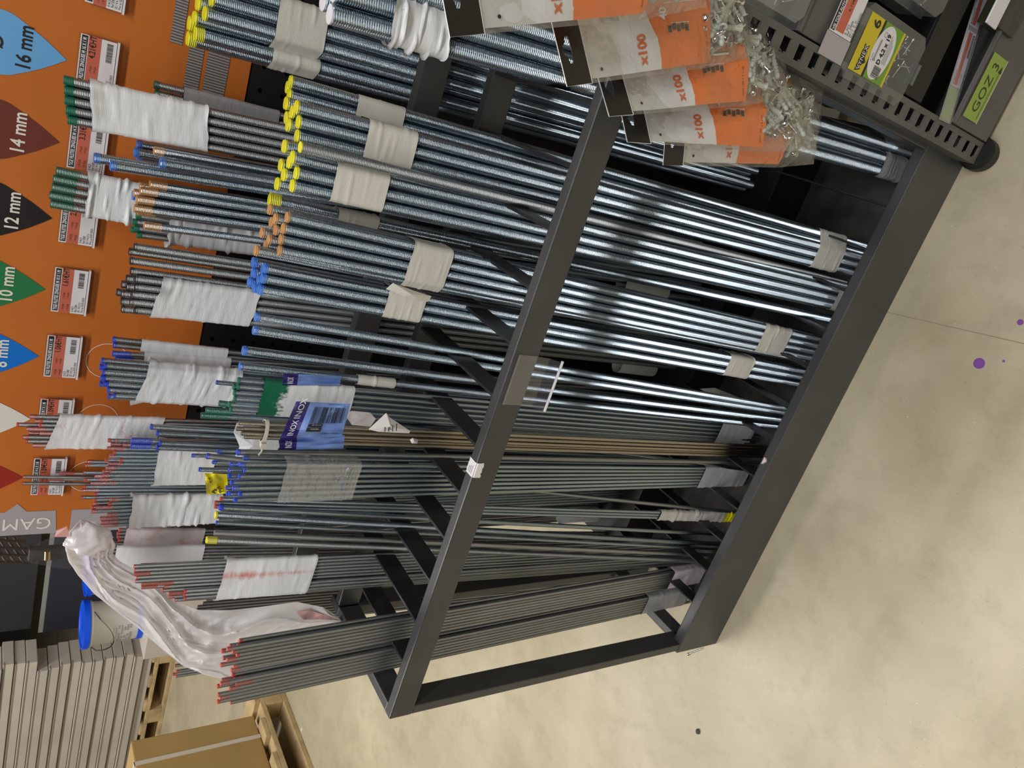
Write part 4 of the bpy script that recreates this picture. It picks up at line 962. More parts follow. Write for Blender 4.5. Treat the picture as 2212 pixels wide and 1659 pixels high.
# ------------------------------------------------------------------ slotted post and screw display on the right
YF = -0.03
def build_tower():
    t = empty('slotted_post', (0, 0, 0)); tag(t, 'grey slotted upright post with a round black foot beside the rack', 'post')
    x0, x1, z0, z1 = 0.990, 1.0225, 0.03, 0.93
    m_ = MB(); p = 0.0293; sx0, sx1, sh = x0+.0075, x0+.0250, 0.0155; n = int((z1-z0)/p)
    for i in range(n):
        za = z0+p*i; a, b = za+(p-sh)/2, za+(p+sh)/2
        for (xa, xb, zb, zc) in ((x0, x1, za, a), (x0, x1, b, za+p), (x0, sx0, a, b), (sx1, x1, a, b)):
            m_.face([(xa, YF, zb), (xb, YF, zb), (xb, YF, zc), (xa, YF, zc)])
        w = .003   # folded walls of each slot, with a small tooth
        for (xa, za2, xb, zb2) in ((sx0, a, sx1, a), (sx1, a, sx1, b), (sx1, b, sx0, b), (sx0, b, sx0, a)):
            m_.face([(xa, YF, za2), (xb, YF, zb2), (xb, YF+w, zb2), (xa, YF+w, za2)])
        m_.box((sx0, YF+.0008, a), (sx0+.003, YF+w, a+.004))
    zt_ = z0+p*n
    for xx in (x0, x1):
        m_.face([(xx, YF, z0), (xx, YF+.055, z0), (xx, YF+.055, zt_), (xx, YF, zt_)])
    m_.face([(x0, YF+.055, z0), (x1, YF+.055, z0), (x1, YF+.055, zt_), (x0, YF+.055, zt_)])
    m_.build('upright', M_post, t)
    k = MB(); k.lathe([(0, 0), (.024, 0), (.026, .006), (.026, .022), (.022, .028), (0, .028)], 28, 0, Matrix.Translation((1.008, YF+.008, 0)))
    k.build('round_foot', M_rackd, t, smooth=False)
    # trays
    def tray(name_lab, za, zb, ya, mt, xa=1.026, xb=1.75, depth=.30):
        q = MB(); q.box((xa, ya, za), (xb, ya+.002, zb)); q.box((xa, ya+.002, za), (xb, ya+depth, za+.002)); q.box((xa, ya+.002, za), (xa+.0015, ya+depth, zb))
        q.box((xa, ya-.004, zb-.004), (xb, ya+.002, zb))
        return q.build('shelf_tray', mt, None, bevel=.0005)
    o = tray('', .437, .530, YF+.004, M_post); tag(o, 'upper grey shelf tray behind the white and red price label', 'shelf')
    o = tray('', .236, .288, YF+.002, M_rackd, depth=.30); tag(o, 'middle dark shelf tray under the yellow and green screw box', 'shelf')
    o = tray('', .035, .150, YF-.004, M_post, xa=1.024); tag(o, 'lowest grey shelf tray with the lime GOZ 3 label', 'shelf')
    # lime label with GOZ 3 and arrow
    a = at(2083, 252, 1, YF-.0052); b = at(2176, 133, 1, YF-.0052); w = b.x-a.x; h = .045
    M = frame(V(a.x, YF-.0056, b.z-.001), (1, 0, 0), (0, 0, 1)); d = Print(M)
    d.rect(0, 0, w, h, 0); d.rect(-.001, -.0012, w+.001, 0, 1); d.text('GOZ 3', w*.12, h*.34, h*.56, 2, .0004, bold=.0, squeeze=0.92)
    d.rect(w*.06, h*.14, w*.80, h*.165, 2, .0004); d.poly([(w*.79, h*.05), (w*.79, h*.27), (w*.90, h*.15)], 2, .0004)
    o = d.build('aisle_label', [M_green, M_wpaper, mat('green_black_print', (.02, .03, .012), .5)]); tag(o, 'lime green shelf label reading GOZ 3 with an arrow', 'label')
    # tilted ticket strip in front of the lowest tray
    A = V(1.020, YF-.004, .155); W_ = .34; Uv = V(W_*.98, W_*.19, 0); Vv = V(0, .003, .026); M = frame(A, Uv, Vv); hh = Vv.length
    s = empty('ticket_strip', (0, 0, 0)); tag(s, 'tilted clear strip of red price tickets above the lowest grey tray', 'label holder')
    q = Print(M); q.rect(0, 0, W_, hh, 0)
    q.rect(0.002, hh*.06, .046, hh*.94, 1, .0005)
    for j, xx in enumerate((.048, .128, .208, .288)):
        q.rect(xx, hh*.08, xx+.074, hh*.92, 2, .0005); q.rect(xx+.002, hh*.42, xx+.072, hh*.72, 3, .0009)
        q.text('VIS TOLE TF 4,2 X %d' % (13+3*j), xx+.002, hh*.76, hh*.14, 4, .0009, squeeze=.6, bold=.02); q.bars(xx+.040, hh*.13, xx+.070, hh*.34, 4, .0009, seed=j+20)
        q.text('E AC3  0%d/03/2025' % (j+1), xx+.003, hh*.24, hh*.13, 4, .0009, squeeze=.6)
    q.build('tickets', [M_greyp, mat('pale_lime_print', (.42, .50, .24), .5), M_wpaper, M_redp, M_black], s)
    c = MB(); c.obox(M @ V(0, 0, .0016), M.to_3x3() @ V(W_, 0, 0), M.to_3x3() @ V(0, hh, 0), M.to_3x3() @ V(0, 0, .0008)); c.build('clear_cover', M_acryl, s)
    # price label on the upper tray
    a = at(1790, 65, 1, YF-.001); M = frame(V(a.x+.001, YF-.0012, .4385), (1, 0, 0), (0, 0, 1)); w, h = .078, .046
    s = empty('price_ticket', (0, 0, 0)); tag(s, 'white and red shelf price label reading VIS TOLE AUTO beside the yellow screw box', 'price tag')
    q = Print(M); q.rect(0, 0, w, h, 0); q.rect(w*.02, h*.80, w, h*.97, 1, .0003); q.rect(0.003, h*.40, w, h*.76, 2, .0003)
    q.text('VIS TOLE AUTO TF POZ 4,2 X 19', w*.03, h*.825, h*.135, 0, .0006, bold=.03, squeeze=.74); q.text('6,10\u20ac', w*.34, h*.5, h*.13, 1, .0006)
    for i, tx in enumerate(('B  AC3', 'Ref  24509', '02 / 3  2/  U', 'Prix au 01/03/2025')): q.text(tx, w*.05, h*(.30-.095*i), h*.10, 1, .0006, squeeze=.8)
    q.bars(w*.66, h*.12, w*.97, h*.30, 1, .0006, seed=9)
    q.build('ticket', [M_wpaper, M_black, M_redp], s)
    q = Print(M); q.rect(-.027, -.002, -.0005, h+.002, 0); q.build('grey_backing', M_greyp, s)
    # clear screw boxes with printed labels
    def screw_box(x, z, label, seed):
        b = empty('screw_box', (0, 0, 0)); tag(b, label, 'screw box')
        w, h, dp = .086, .146, .055; y = YF-.002
        m_ = MB()
        c = .010
        prof = [(c, 0), (w-c, 0), (w, c), (w, h-c), (w-c, h), (c, h), (0, h-c), (0, c)]
        for ya, yb in ((y, y+dp),):
            m_.face([(x+p[0], y, z+p[1]) for p in prof]); m_.face([(x+p[0], y+dp, z+p[1]) for p in prof][::-1])
            for i in range(8):
                p, q = prof[i], prof[(i+1) % 8]; m_.face([(x+p[0], ya, z+p[1]), (x+q[0], ya, z+q[1]), (x+q[0], yb, z+q[1]), (x+p[0], yb, z+p[1])])
        m_.build('case', M_box, b)
        l = MB(); l.box((x-.001, y+dp*.45, z-.001), (x+w+.001, y+dp*.45+.003, z+h+.001)); l.box((x+w*.35, y-.004, z-.004), (x+w*.65, y+.006, z+.003)); l.build('rim_and_clasp', M_box, b, bevel=.0005)
        M = frame(V(x+w*.13, y-.0006, z+h*.365), (1, 0, 0), (0, 0, 1)); lw, lh = w*.76, h*.56; q = Print(M)
        q.rect(0, lh*.63, lw, lh, 0); q.rect(0, lh*.575, lw, lh*.63, 3, .0001); q.rect(0, lh*.055, lw, lh*.575, 1); q.rect(0, 0, lw, lh*.055, 0)
        q.disc(lw*.50, lh*.375, lw*.475, lh*.265, 2, .0003, 40)
        q.text('VYNEX', lw*.05, lh*.745, lh*.125, 3, .0003, bold=.14, squeeze=.85); q.text('VYNEX', lw*.055, lh*.748, lh*.125, 2, .0006, bold=.0, squeeze=.85)
        q.poly([(lw*.13, lh*.76), (lw*.33, lh*.76), (lw*.23, lh*.66)], 3, .0002)
        q.text('6', lw*.80, lh*.70, lh*.24, 3, .0003, bold=.03)
        q.text('D 4,2 x 19', lw*.30, lh*.33, lh*.125, 3, .0006, bold=.05, squeeze=.80); q.text('x 250', lw*.30, lh*.56, lh*.05, 4, .0006)
        q.rect(lw*.32, lh*.475, lw*.36, lh*.545, 4, .0006); q.rect(lw*.36, lh*.49, lw*.70, lh*.53, 4, .0006); q.ring(lw*.80, lh*.47, lw*.05, lw*.012, 4, .0006, 20)
        q.bars(lw*.07, lh*.22, lw*.28, lh*.42, 3, .0006, seed=seed)
        for i in range(4): q.rect(lw*.34, lh*(.285-.03*i), lw*(.85-.05*i), lh*(.296-.03*i), 4, .0006)
        q.build('box_label', [MATS.get('yellow_label_print') or mat('yellow_label_print', (.62, .50, .02), .45), MATS.get('leaf_green_print') or mat('leaf_green_print', (.16, .33, .03), .45), M_wpaper, M_black, M_greytxt], b)
        rg = random.Random(seed)
        for i in range(16):
            c0 = V(x+.014+rg.random()*(w-.028), y+.006+rg.random()*(dp*.3), z+.008+rg.random()*h*.28); ang = rg.uniform(0, 6.28)
            dd = V(math.cos(ang), rg.uniform(-.2, .2), math.sin(ang)).normalized(); o = link('screw', SCREW); Ms = orient(c0-dd*.01, dd, V(0, -1, 0.1)) @ Matrix.Scale(.62, 4); o.matrix_world = Ms
            tag(o, 'small bright screw lying inside the '+('yellow and green box' if seed == 5 else 'box cut off by the picture edge' if seed == 6 else 'box above the white price label'), 'screw', 'screws in box %s' % 'abc'[seed-5])
    screw_box(1.006, .289, 'clear screw box with yellow and green VYNEX label marked 6', 5)
    screw_box(1.117, .289, 'second clear screw box behind the labelled one, mostly beyond the picture edge', 6)
    screw_box(1.030, .534, 'clear screw box above the white price label, beside the bag plastic', 7)
    # white card and dark glossy packet at the far end of the lowest tray
    a = at(2128, 48, 1, -.046); b = at(2156, 48, 1, -.046); q = MB(); q.box((a.x, -.048, b.z), (a.x+.10, -.0455, a.z)); o = q.build('label_card', M_wpaper, bevel=.0006); tag(o, 'blank white card clipped above the lime shelf label', 'card')
    a = at(2148, 52, 1, -.040); b = at(2200, 60, 1, -.040); q = MB(); q.box((a.x, -.040, b.z), (a.x+.24, -.014, a.z)); o = q.build('dark_packet', mat('dark_olive_gloss', (.03, .03, .018), .15, bump=(60, .5)), bevel=.002); tag(o, 'dark glossy packet at the corner of the picture below the white card', 'packet')
build_tower()
# ------------------------------------------------------------------ milky bag draped over the left end
def lerp_path(pts, s):
    f = s*(len(pts)-1); i = min(int(f), len(pts)-2); f -= i
    return tuple(a+(b-a)*f for a, b in zip(pts[i], pts[i+1]))
def build_milky():
    lo = [(172, 1124), (148, 1150), (143, 1185), (152, 1215), (172, 1243), (205, 1281), (250, 1317), (300, 1355), (350, 1400), (395, 1436), (440, 1455), (485, 1466), (560, 1448), (640, 1405), (738, 1342)]
    hi = [(180, 1122), (212, 1128), (236, 1150), (250, 1178), (244, 1196), (258, 1212), (285, 1226), (330, 1252), (378, 1300), (430, 1318), (500, 1318), (570, 1310), (640, 1300), (700, 1312), (740, 1340)]
    b = empty('plastic_bag', (0, 0, 0)); tag(b, 'crumpled milky white plastic bag draped over the rods at the left end of the rack', 'plastic bag')
    m_ = MB(); ns, nt_ = 120, 34
    g = []
    for i in range(ns+1):
        s = i/ns; L = lerp_path(lo, s); R = lerp_path(hi, s); row = []
        for j in range(nt_+1):
            t = j/nt_; px = L[0]+(R[0]-L[0])*t; py = L[1]+(R[1]-L[1])*t
            arch = math.sin(math.pi*t)
            wob = noise.noise(V(s*5, t*1.5, 1))
            crease = 1-abs(math.sin(math.pi*(t*2.6+1.1*wob+s*1.3)))
            small = 1-abs(math.sin(math.pi*(t*5.5-s*9+2.2*noise.noise(V(s*8, t*3, 4)))))
            y = .262-.016*crease**1.6-.006*small**2*arch-.012*(noise.noise(V(px*.008, py*.008, 3)))-(.048 if s > .7 else .048*max(0, (s-.5)/.2))
            row.append(at(px, py, 1, y))
        g.append(row)
    m_.raw([p for r in g for p in r], [(i*(nt_+1)+j, i*(nt_+1)+j+1, (i+1)*(nt_+1)+j+1, (i+1)*(nt_+1)+j) for i in range(ns) for j in range(nt_)])
    m_.build('draped_sheet', M_milky, b, smooth=True)
    # rolled hem along the outer edge
    h = MB(); h.tube([at(*lerp_path(lo, .05+.75*i/60), 1, .258) for i in range(61)], [.0013+.0008*noise.noise(V(i*.3, 0, 0)) for i in range(61)], 8); h.build('rolled_edge', M_milky, b, smooth=True)
    # twisted knot at the top
    c = at(193, 1165, 1, .246); k = MB(); n, r_ = 40, 26; vs = []
    for i in range(r_+1):
        ph = math.pi*i/r_
        for j in range(n):
            th = 2*math.pi*j/n; d = V(math.sin(ph)*math.cos(th), math.sin(ph)*math.sin(th)*.6, math.cos(ph))
            q = .30+.22*noise.noise(d*2.2)
            sw = .16*(1-abs(math.sin(th*1.5+ph*2.6+1.5*noise.noise(d*1.5))))**1.5
            vs.append(c+V(d.x*.021, d.y*.022, d.z*.024)*(0.72+q+sw))
    k.raw(vs, [(i*n+j, i*n+(j+1) % n, (i+1)*n+(j+1) % n, (i+1)*n+j) for i in range(r_) for j in range(n)])
    k.build('twisted_knot', M_milky, b, smooth=True)
    p = MB(); q = [at(118, 1160, 1, .25), at(122, 1147, 1, .252), at(145, 1138, 1, .248), at(150, 1160, 1, .246)]; p.face(q); q2 = [v+V(0, .002, 0) for v in q]; p.face(q2[::-1]); o = p.build('pink_corner', mat('pink_plastic', (.62, .30, .27), .4), b); o['label'] = 'pink stained corner'
    r2 = MB(); pts = [(640, 1322), (668, 1318), (700, 1328), (736, 1340), (690, 1338), (655, 1338)]
    r2.face([at(x, y, 1, .205+.006*noise.noise(V(x*.05, y*.05, 0))) for x, y in pts]); r2.face([at(x, y, 1, .209) for x, y in pts][::-1]); o = r2.build('red_smeared_tail', mat('red_smeared_plastic', (.62, .36, .36), .35, var=(60, .5)), b); o['label'] = 'red smeared tail'
build_milky()
# ------------------------------------------------------------------ blue stickers, tags, tie, paper
def px_sheet(q, yf, eps=0.0):
    """maps u (0..1 along the picture's upward direction = world right), v (0..1 world up) inside four picture corners, at depth yf(u, v)"""
    BL, BR, TR, TL = q    # world: bottom-left, bottom-right, top-right, top-left
    def S(u, v, z=0.0):
        x = (BL[0]*(1-u)+BR[0]*u)*(1-v)+(TL[0]*(1-u)+TR[0]*u)*v; y = (BL[1]*(1-u)+BR[1]*u)*(1-v)+(TL[1]*(1-u)+TR[1]*u)*v
        return at(x, y, 1, yf(u, v)-z)
    return S
M_pur = mat('violet_print', (.028, .018, .16), .4); M_sky = mat('sticker_blue_print', (.16, .27, .62), .4, var=(30, .15)); M_lil = mat('pale_sticker_print', (.70, .70, .80), .4)
def sticker(q, yf, label, kind):
    S = px_sheet(q, yf); w = Wrapped(S)
    w.rect(0, 0, 1, .74, 0, 0, 14, 14); w.rect(0, .74, 1, 1, 1, 0, 14, 6)
    o = empty('blue_sticker', (0, 0, 0)); tag(o, label, 'sticker')
    w.build('paper', [M_sky, M_pur], o, smooth=True)
    g = Wrapped(S)
    g.text('INOX', .52 if kind == 0 else .12, .815, .15, 0, .0009, bold=.015, squeeze=1.5)
    if kind == 0: g.text('INOX', .05, .815, .14, 0, .0009, bold=.015, squeeze=1.2)
    if kind == 0:
        rg = random.Random(3); v = .06
        while v < .62:
            h = rg.choice([.006, .009, .014]); g.rect(.40, v, .86, v+h, 1, .0009, 4, 1); v += h+rg.choice([.008, .012, .02])
        g.text('3 662410 307201', .97, .08, .052, 1, .0009, rot=math.pi/2, squeeze=.9)
        g.text('THR08-1000A2', .12, .06, .06, 1, .0009, rot=math.pi/2, squeeze=.8)
        g.rect(.16, .38, .27, .62, 1, .0009, 2, 3); g.rect(.29, .38, .38, .62, 1, .0009, 2, 3); g.text('SIMPSON', .25, .40, .05, 0, .0013, rot=math.pi/2, bold=.02, squeeze=.8); g.text('strong tie', .36, .40, .05, 0, .0013, rot=math.pi/2, squeeze=.8)
    g.build('lettering', [M_lil, M_black], o)
    return o
sticker([(738, 943), (757, 872), (640, 867), (606, 946)], lambda u, v: .066+.006*math.sin(u*5)+.010*abs(math.sin(u*3+v*4))*.6+.004*noise.noise(V(u*4, v*4, 1)), 'crumpled blue INOX sticker with a barcode, on the stainless rods', 0)
sticker([(742, 969), (744, 940), (606, 944), (604, 972)], lambda u, v: .080+.006*math.sin(u*2)+.006*noise.noise(V(u*3, v*3, 5)), 'lower folded blue INOX sticker below the one with the barcode', 1)
sticker([(733, 834), (738, 812), (612, 807), (610, 832)], lambda u, v: .150+.004*noise.noise(V(u*3, v*3, 9)), 'partly hidden blue sticker behind the loose blue-ended rods', 1)
def build_tie():
    R = BUNDLES['F6']; t = t_at(R, 590); c = [b+(tt-b)*t for b, tt, r in R[:5]]; m0 = sum(c, Vector())/len(c)
    w = MB(); ring = []
    for k in range(28):
        a = 2*math.pi*k/28; ring.append(m0+V(math.cos(a)*.0155, math.sin(a)*.0065, .0008*math.sin(a)))
    for dz in (0.0,):
        n = 28
        for k in range(n):
            p, q = ring[k], ring[(k+1) % n]
            w.face([p+V(0, 0, -.0022), q+V(0, 0, -.0022), q+V(0, 0, .0022), p+V(0, 0, .0022)])
            pi_, qi = m0+(p-m0)*.9, m0+(q-m0)*.9
            w.face([p+V(0, 0, .0022), q+V(0, 0, .0022), qi+V(0, 0, .0022), pi_+V(0, 0, .0022)])
    e = m0+V(-.0165, -.003, -.001); w.box(e+V(-.004, -.003, -.003), e+V(.002, .003, .003))
    w.tube([e, e+V(-.008, -.003, .001), e+V(-.013, -.004, .004)], .0012, 6)
    o = w.build('cable_tie', mat('natural_nylon', (.62, .60, .50), .35)); tag(o, 'white cable tie holding the stainless rods together', 'cable tie')
build_tie()
def build_yellow_tag():
    S = px_sheet([(494, 1066), (490, 1024), (442, 1022), (446, 1068)], lambda u, v: .262+.010*math.sin(u*4+v*2)+.006*noise.noise(V(u*3, v*3, 2)))
    w = Wrapped(S); w.rect(0, 0, 1, 1, 0, 0, 12, 12); w.text('Pri', .10, .22, .26, 1, .0006, rot=.5, bold=.03, squeeze=1.1); w.text('Pa', .02, .60, .24, 1, .0006, rot=-.4, bold=.03); w.text('e o', .55, .70, .22, 1, .0006, rot=.3)
    o = w.build('yellow_tag', [M_tagy, M_black]); tag(o, 'crumpled yellow plastic tag with black letters behind the clear-wrapped bundle', 'tag')
build_yellow_tag()
def folded(name, px, y, label, cat, mt, seed, lines=False):
    m_ = MB(); n = 10; ctr = [sum(p[i] for p in px)/len(px) for i in (0, 1)]
    top = [at(a, b, 1, y+.005*noise.noise(V(a*.05+seed, b*.05, 0))) for a, b in px]; c = at(*ctr, 1, y-.005)
    bk = [p+V(0, .0012, 0) for p in top]
    for i in range(len(top)):
        m_.face([c, top[i], top[(i+1) % len(top)]]); m_.face([c+V(0, .0012, 0), bk[(i+1) % len(top)], bk[i]]); m_.face([top[i], bk[i], bk[(i+1) % len(top)], top[(i+1) % len(top)]])
    o = m_.build(name, mt); tag(o, label, cat)
    if lines:
        g = Print(frame(c+V(-.006, -.0012, -.010), (1, .2, .15), (-.15, .1, 1)))
        for i in range(4): g.rect(0, .005*i, .010-.002*(i % 2), .0012+.005*i, 0)
        g.text('M8', .002, .007, .006, 0); g.build('lettering', M_black, o)
    return o
folded('paper_flag', [(797, 928), (835, 893), (842, 902), (886, 931), (884, 936), (818, 933)], .075, 'small folded paper label tucked between the stainless and green rods', 'paper label', M_wpaper, 3, True)
folded('plastic_scrap', [(748, 900), (760, 888), (800, 892), (812, 905), (800, 922), (760, 918)], .105, 'crumpled clear grey plastic scrap beside the barcode sticker', 'plastic scrap', M_milky, 5)
folded('tape_scrap', [(886, 951), (892, 947), (903, 950), (902, 958), (890, 958)], .078, 'tiny white tape scrap on the stainless rods', 'tape', M_wpaper, 7)
folded('torn_bag', [(512, 914), (556, 918), (600, 940), (604, 965), (590, 985), (560, 1002), (520, 1000), (500, 1005), (518, 965), (505, 935)], .235, 'torn white plastic sleeve around the stainless rod tops', 'plastic sleeve', M_white, 11)
folded('tape_scrap', [(1598+0, 872), (1600, 860), (1545, 838), (1512, 840), (1530, 850)], .18, 'pale torn tape lying low behind the loose blue-ended rods', 'tape', M_beige, 13)
folded('tape_scrap', [(1645, 1002), (1652, 988), (1662, 990), (1664, 1000), (1655, 1004)], .012, 'tiny pink paper scrap on the inner edge of the plinth', 'paper scrap', mat('pale_pink_paper', (.62, .52, .50), .6), 15)
folded('torn_tape', [(835, 625), (850, 612), (905, 632), (932, 640), (925, 652), (905, 650), (872, 640)], .052, 'loose torn end of beige tape sticking out above the blue-ended rods', 'tape', M_beige, 17)
# low tape bands glimpsed on the rods standing behind
def low_band(px, w, y, label, mt=M_beige):
    c = at(*px, 1, y); m_ = MB(); a = V(.02, -.01, 1).normalized(); n = 24
    for i in range(2): pass
    L_ = (at(px[0]-w/2, px[1]-w*.1, 1, y)-at(px[0]+w/2, px[1]+w*.1, 1, y)).length
    vs = []
    for i in range(7):
        for j in range(n): th = 2*math.pi*j/n; vs.append(c+a*(L_*(i/6-.5))+V(.016*math.cos(th), .014*math.sin(th), 0)*(1+.05*noise.noise(V(i, j*.4, px[0]))))
    m_.raw(vs, [(i*n+j, i*n+(j+1) % n, (i+1)*n+(j+1) % n, (i+1)*n+j) for i in range(6) for j in range(n)])
    o = m_.build('tape_band', mt, smooth=True); tag(o, label, 'tape')
low_band((1390, 622), 95, .31, 'shaded tape band low behind the third yellow bundle')
low_band((1372, 792), 75, .31, 'shaded tape band low behind the blue-ended front rods')
low_band((1250, 1113), 70, .31, 'pale tape band low behind the newsprint-wrapped rods', M_white)
# ------------------------------------------------------------------ screw and pebble on the floor
def build_floor_bits():
    a, b = at(1485, 1414, 2, .0022), at(1519, 1400, 2, .0022)
    o = link('screw', SCREW); d = (a-b).normalized(); Ms = orient(b, d, V(0, 0, 1)); o.matrix_world = Ms @ Matrix.Diagonal((.8, .8, (a-b).length/.0374, 1)); tag(o, 'single bright screw lying on the floor by the rack corner', 'screw')
    m_ = MB(); c = at(1507, 1580, 2, .003); vs = []
    for i in range(7):
        for j in range(10):
            ph, th = math.pi*i/6, 2*math.pi*j/10; dv = V(math.sin(ph)*math.cos(th), math.sin(ph)*math.sin(th), math.cos(ph)); vs.append(c+V(dv.x*.006, dv.y*.005, dv.z*.003)*(1+.4*noise.noise(dv*2)))
    m_.raw(vs, [(i*10+j, i*10+(j+1) % 10, (i+1)*10+(j+1) % 10, (i+1)*10+j) for i in range(6) for j in range(10)]); o = m_.build('pebble', mat('dark_grit', (.05, .05, .05), .7)); tag(o, 'small dark pebble on the open floor', 'pebble')
    m_ = MB(); c = at(652, 1576, 2, .0); m_.box(c+V(-.008, -.005, 0), c+V(.008, .006, .002)); o = m_.build('paper_scrap', M_wpaper, bevel=.0004); tag(o, 'tiny white paper scrap on the floor near the box pallet', 'paper scrap')
build_floor_bits()
# ------------------------------------------------------------------ background left: carton stack, pails, cardboard box, navy boards
def pallet(o, x0, y0, x1, y1, z0=0.0, nx=3, ny=6, along='x'):
    """wooden pallet: bottom runners, blocks, stringers, top boards"""
    h = .144
    if along == 'x':
        for j in range(3):
            y = y0+(y1-y0-.1)*j/2
            m_ = MB(); m_.box((x0, y, z0), (x1, y+.1, z0+.022)); m_.build('bottom_board', M_wood, o, bevel=.003)
            m_ = MB(); m_.box((x0, y, z0+.100), (x1, y+.1, z0+.122)); m_.build('stringer_board', M_wood, o, bevel=.003)
            for i in range(3):
                x = x0+(x1-x0-.12)*i/2; m_ = MB(); m_.box((x, y, z0+.022), (x+.12, y+.1, z0+.100)); m_.build('block', M_wood, o, bevel=.003)
        n = ny
        for i in range(n):
            x = x0+(x1-x0-.1)*i/(n-1); m_ = MB(); m_.box((x, y0, z0+.122), (x+.1, y1, z0+h)); m_.build('top_board', M_wood, o, bevel=.003)
    else:
        for i in range(3):
            x = x0+(x1-x0-.1)*i/2
            m_ = MB(); m_.box((x, y0, z0), (x+.1, y1, z0+.022)); m_.build('bottom_board', M_wood, o, bevel=.003)
            m_ = MB(); m_.box((x, y0, z0+.100), (x+.1, y1, z0+.122)); m_.build('stringer_board', M_wood, o, bevel=.003)
            for j in range(3):
                y = y0+(y1-y0-.12)*j/2; m_ = MB(); m_.box((x, y, z0+.022), (x+.1, y+.12, z0+.100)); m_.build('block', M_wood, o, bevel=.003)
        for j in range(ny):
            y = y0+(y1-y0-.1)*j/(ny-1); m_ = MB(); m_.box((x0, y, z0+.122), (x1, y+.1, z0+h)); m_.build('top_board', M_wood, o, bevel=.003)
    return h
def build_background():
    # stack of flat cartons on a pallet
    f = at(384, 1400, 2, 0.0); ys = f.y; xr = f.x
    p = empty('wooden_pallet', (0, 0, 0)); tag(p, 'wooden pallet under the tall stack of flat beige cartons', 'pallet'); hp = pallet(p, xr-1.2, ys, xr, ys+.30)
    n = 0; z = hp
    rg = random.Random(2); th = .060
    while z < 1.25:
        dx = rg.uniform(-.02, .0) if n < 11 else rg.uniform(.02, .10); dy = rg.uniform(-.01, .012)
        b = empty('flat_carton', (0, 0, 0))
        tag(b, 'long flat beige carton in the stack behind the milky plastic bag', 'carton', 'stacked flat cartons')
        m_ = MB(); m_.box((xr-1.28+dx, ys+dy, z+.001), (xr+dx, ys+.20+dy, z+th-.003)); m_.build('carton_body', M_carton, b, bevel=.003)
        m_ = MB(); m_.box((xr-1.284+dx, ys-.003+dy, z+th*.80), (xr+dx+.002, ys+.02+dy, z+th*.90)); m_.build('lid_edge', mat('carton_edge', (.30, .26, .21), .7) if n == 0 else MATS['carton_edge'], b)
        z += th; n += 1
    # pails
    def pail(c, z0, R, h, label):
        b = empty('plastic_pail', (0, 0, 0)); tag(b, label, 'pail', 'blue-lidded pails'); T = Matrix.Translation((c.x, c.y, z0))
        m_ = MB(); m_.lathe([(0, .006), (R*.86, .006), (R*.88, .03), (R*.97, h*.86), (R*1.02, h*.87), (R*1.02, h*.93), (R*.99, h*.93)], 40, 0, T); m_.build('pail_body', M_pail, b, smooth=True)
        m_ = MB(); m_.lathe([(0, h*1.0), (R*.95, h*1.0), (R*.97, h*1.02), (R*1.07, h*1.02), (R*1.08, h*.925), (R*1.0, h*.92)], 40, 0, T); m_.build('lid', M_blueplastic, b)
        m_ = MB(); m_.lathe([(R*.84, 0), (R*.92, 0), (R*.92, .030), (R*.86, .030)], 40, 0, T); m_.build('base_ring', M_blueplastic, b)
        m_ = MB(); m_.tube([T @ V(R*1.03*math.cos(t), R*1.03*math.sin(t)-(.03 if 0 < i < 12 else 0), h*.86-.10*math.sin(math.pi*i/12)) for i, t in enumerate([math.radians(200+140*k/12) for k in range(13)])], .004, 8); m_.build('wire_handle', M_screw, b)
        g = MB(); rr = random.Random(1)
        for q in range(11):
            for s in range(12):
                if rr.random() < .25: continue
                t0 = math.radians(232+5.6*s); t1 = t0+math.radians(4.3); za = h*(.22+.05*q); ra = R*(.905+.05*(za/h))
                g.face([T @ V(ra*math.cos(t0), ra*math.sin(t0), za), T @ V(ra*math.cos(t1), ra*math.sin(t1), za), T @ V(ra*math.cos(t1), ra*math.sin(t1), za+.008), T @ V(ra*math.cos(t0), ra*math.sin(t0), za+.008)])
        g.build('small_print', M_greytxt, b)
    q = at(304, 1345, 1, ys-.30); z0 = q.z
    m_ = MB(); m_.box((q.x-.10, ys-.50, 0), (q.x+.55, ys-.08, z0)); o = m_.build('low_carton', M_carton, bevel=.004); tag(o, 'low beige carton under the blue-lidded pails, mostly hidden by the milky bag', 'carton')
    pail(V(q.x+.02, ys-.28, 0), z0, .128, .30, 'white pail with bright blue lid standing in front of the carton stack')
    pail(V(q.x+.30, ys-.16, 0), z0, .128, .30, 'second blue-lidded pail half hidden by the milky bag')
    # navy boards of the neighbouring fixture
    y = ys+.55
    for (pa, pb, lab) in (((0, 1366), (88, 1180), 'charcoal board beyond the carton stack, uppermost of two'), ((92, 1366), (330, 1180), 'navy board beyond the carton stack, lower of two with a pale joint above')):
        A, B = at(*pa, 1, y), at(*pb, 1, y); m_ = MB()
        m_.box((min(A.x, B.x), y, max(0, min(A.z, B.z))), (max(A.x, B.x)+1.4, y+.05, max(A.z, B.z)+(.5 if pa[0] == 0 else 0)))
        o = m_.build('fixture_board', M_navy if pa[0] else mat('charcoal_board', (.034, .034, .037), .55), bevel=.004); tag(o, lab, 'board')
    m_ = MB(); A = at(86, 1366, 1, y+.01); m_.box((A.x, y+.008, A.z-.03), (A.x+2.0, y+.02, A.z+.01)); o = m_.build('joint_strip', mat('pale_strip', (.30, .30, .27), .5)); tag(o, 'pale joint strip between the two dark boards', 'strip')
    # cardboard box on its pallet
    f = at(548, 1545, 2, .146); x1, y1 = f.x, f.y
    for zz in np.linspace(.3, 1.3, 101):
        if proj((x1, y1, zz))[0] < 285: break
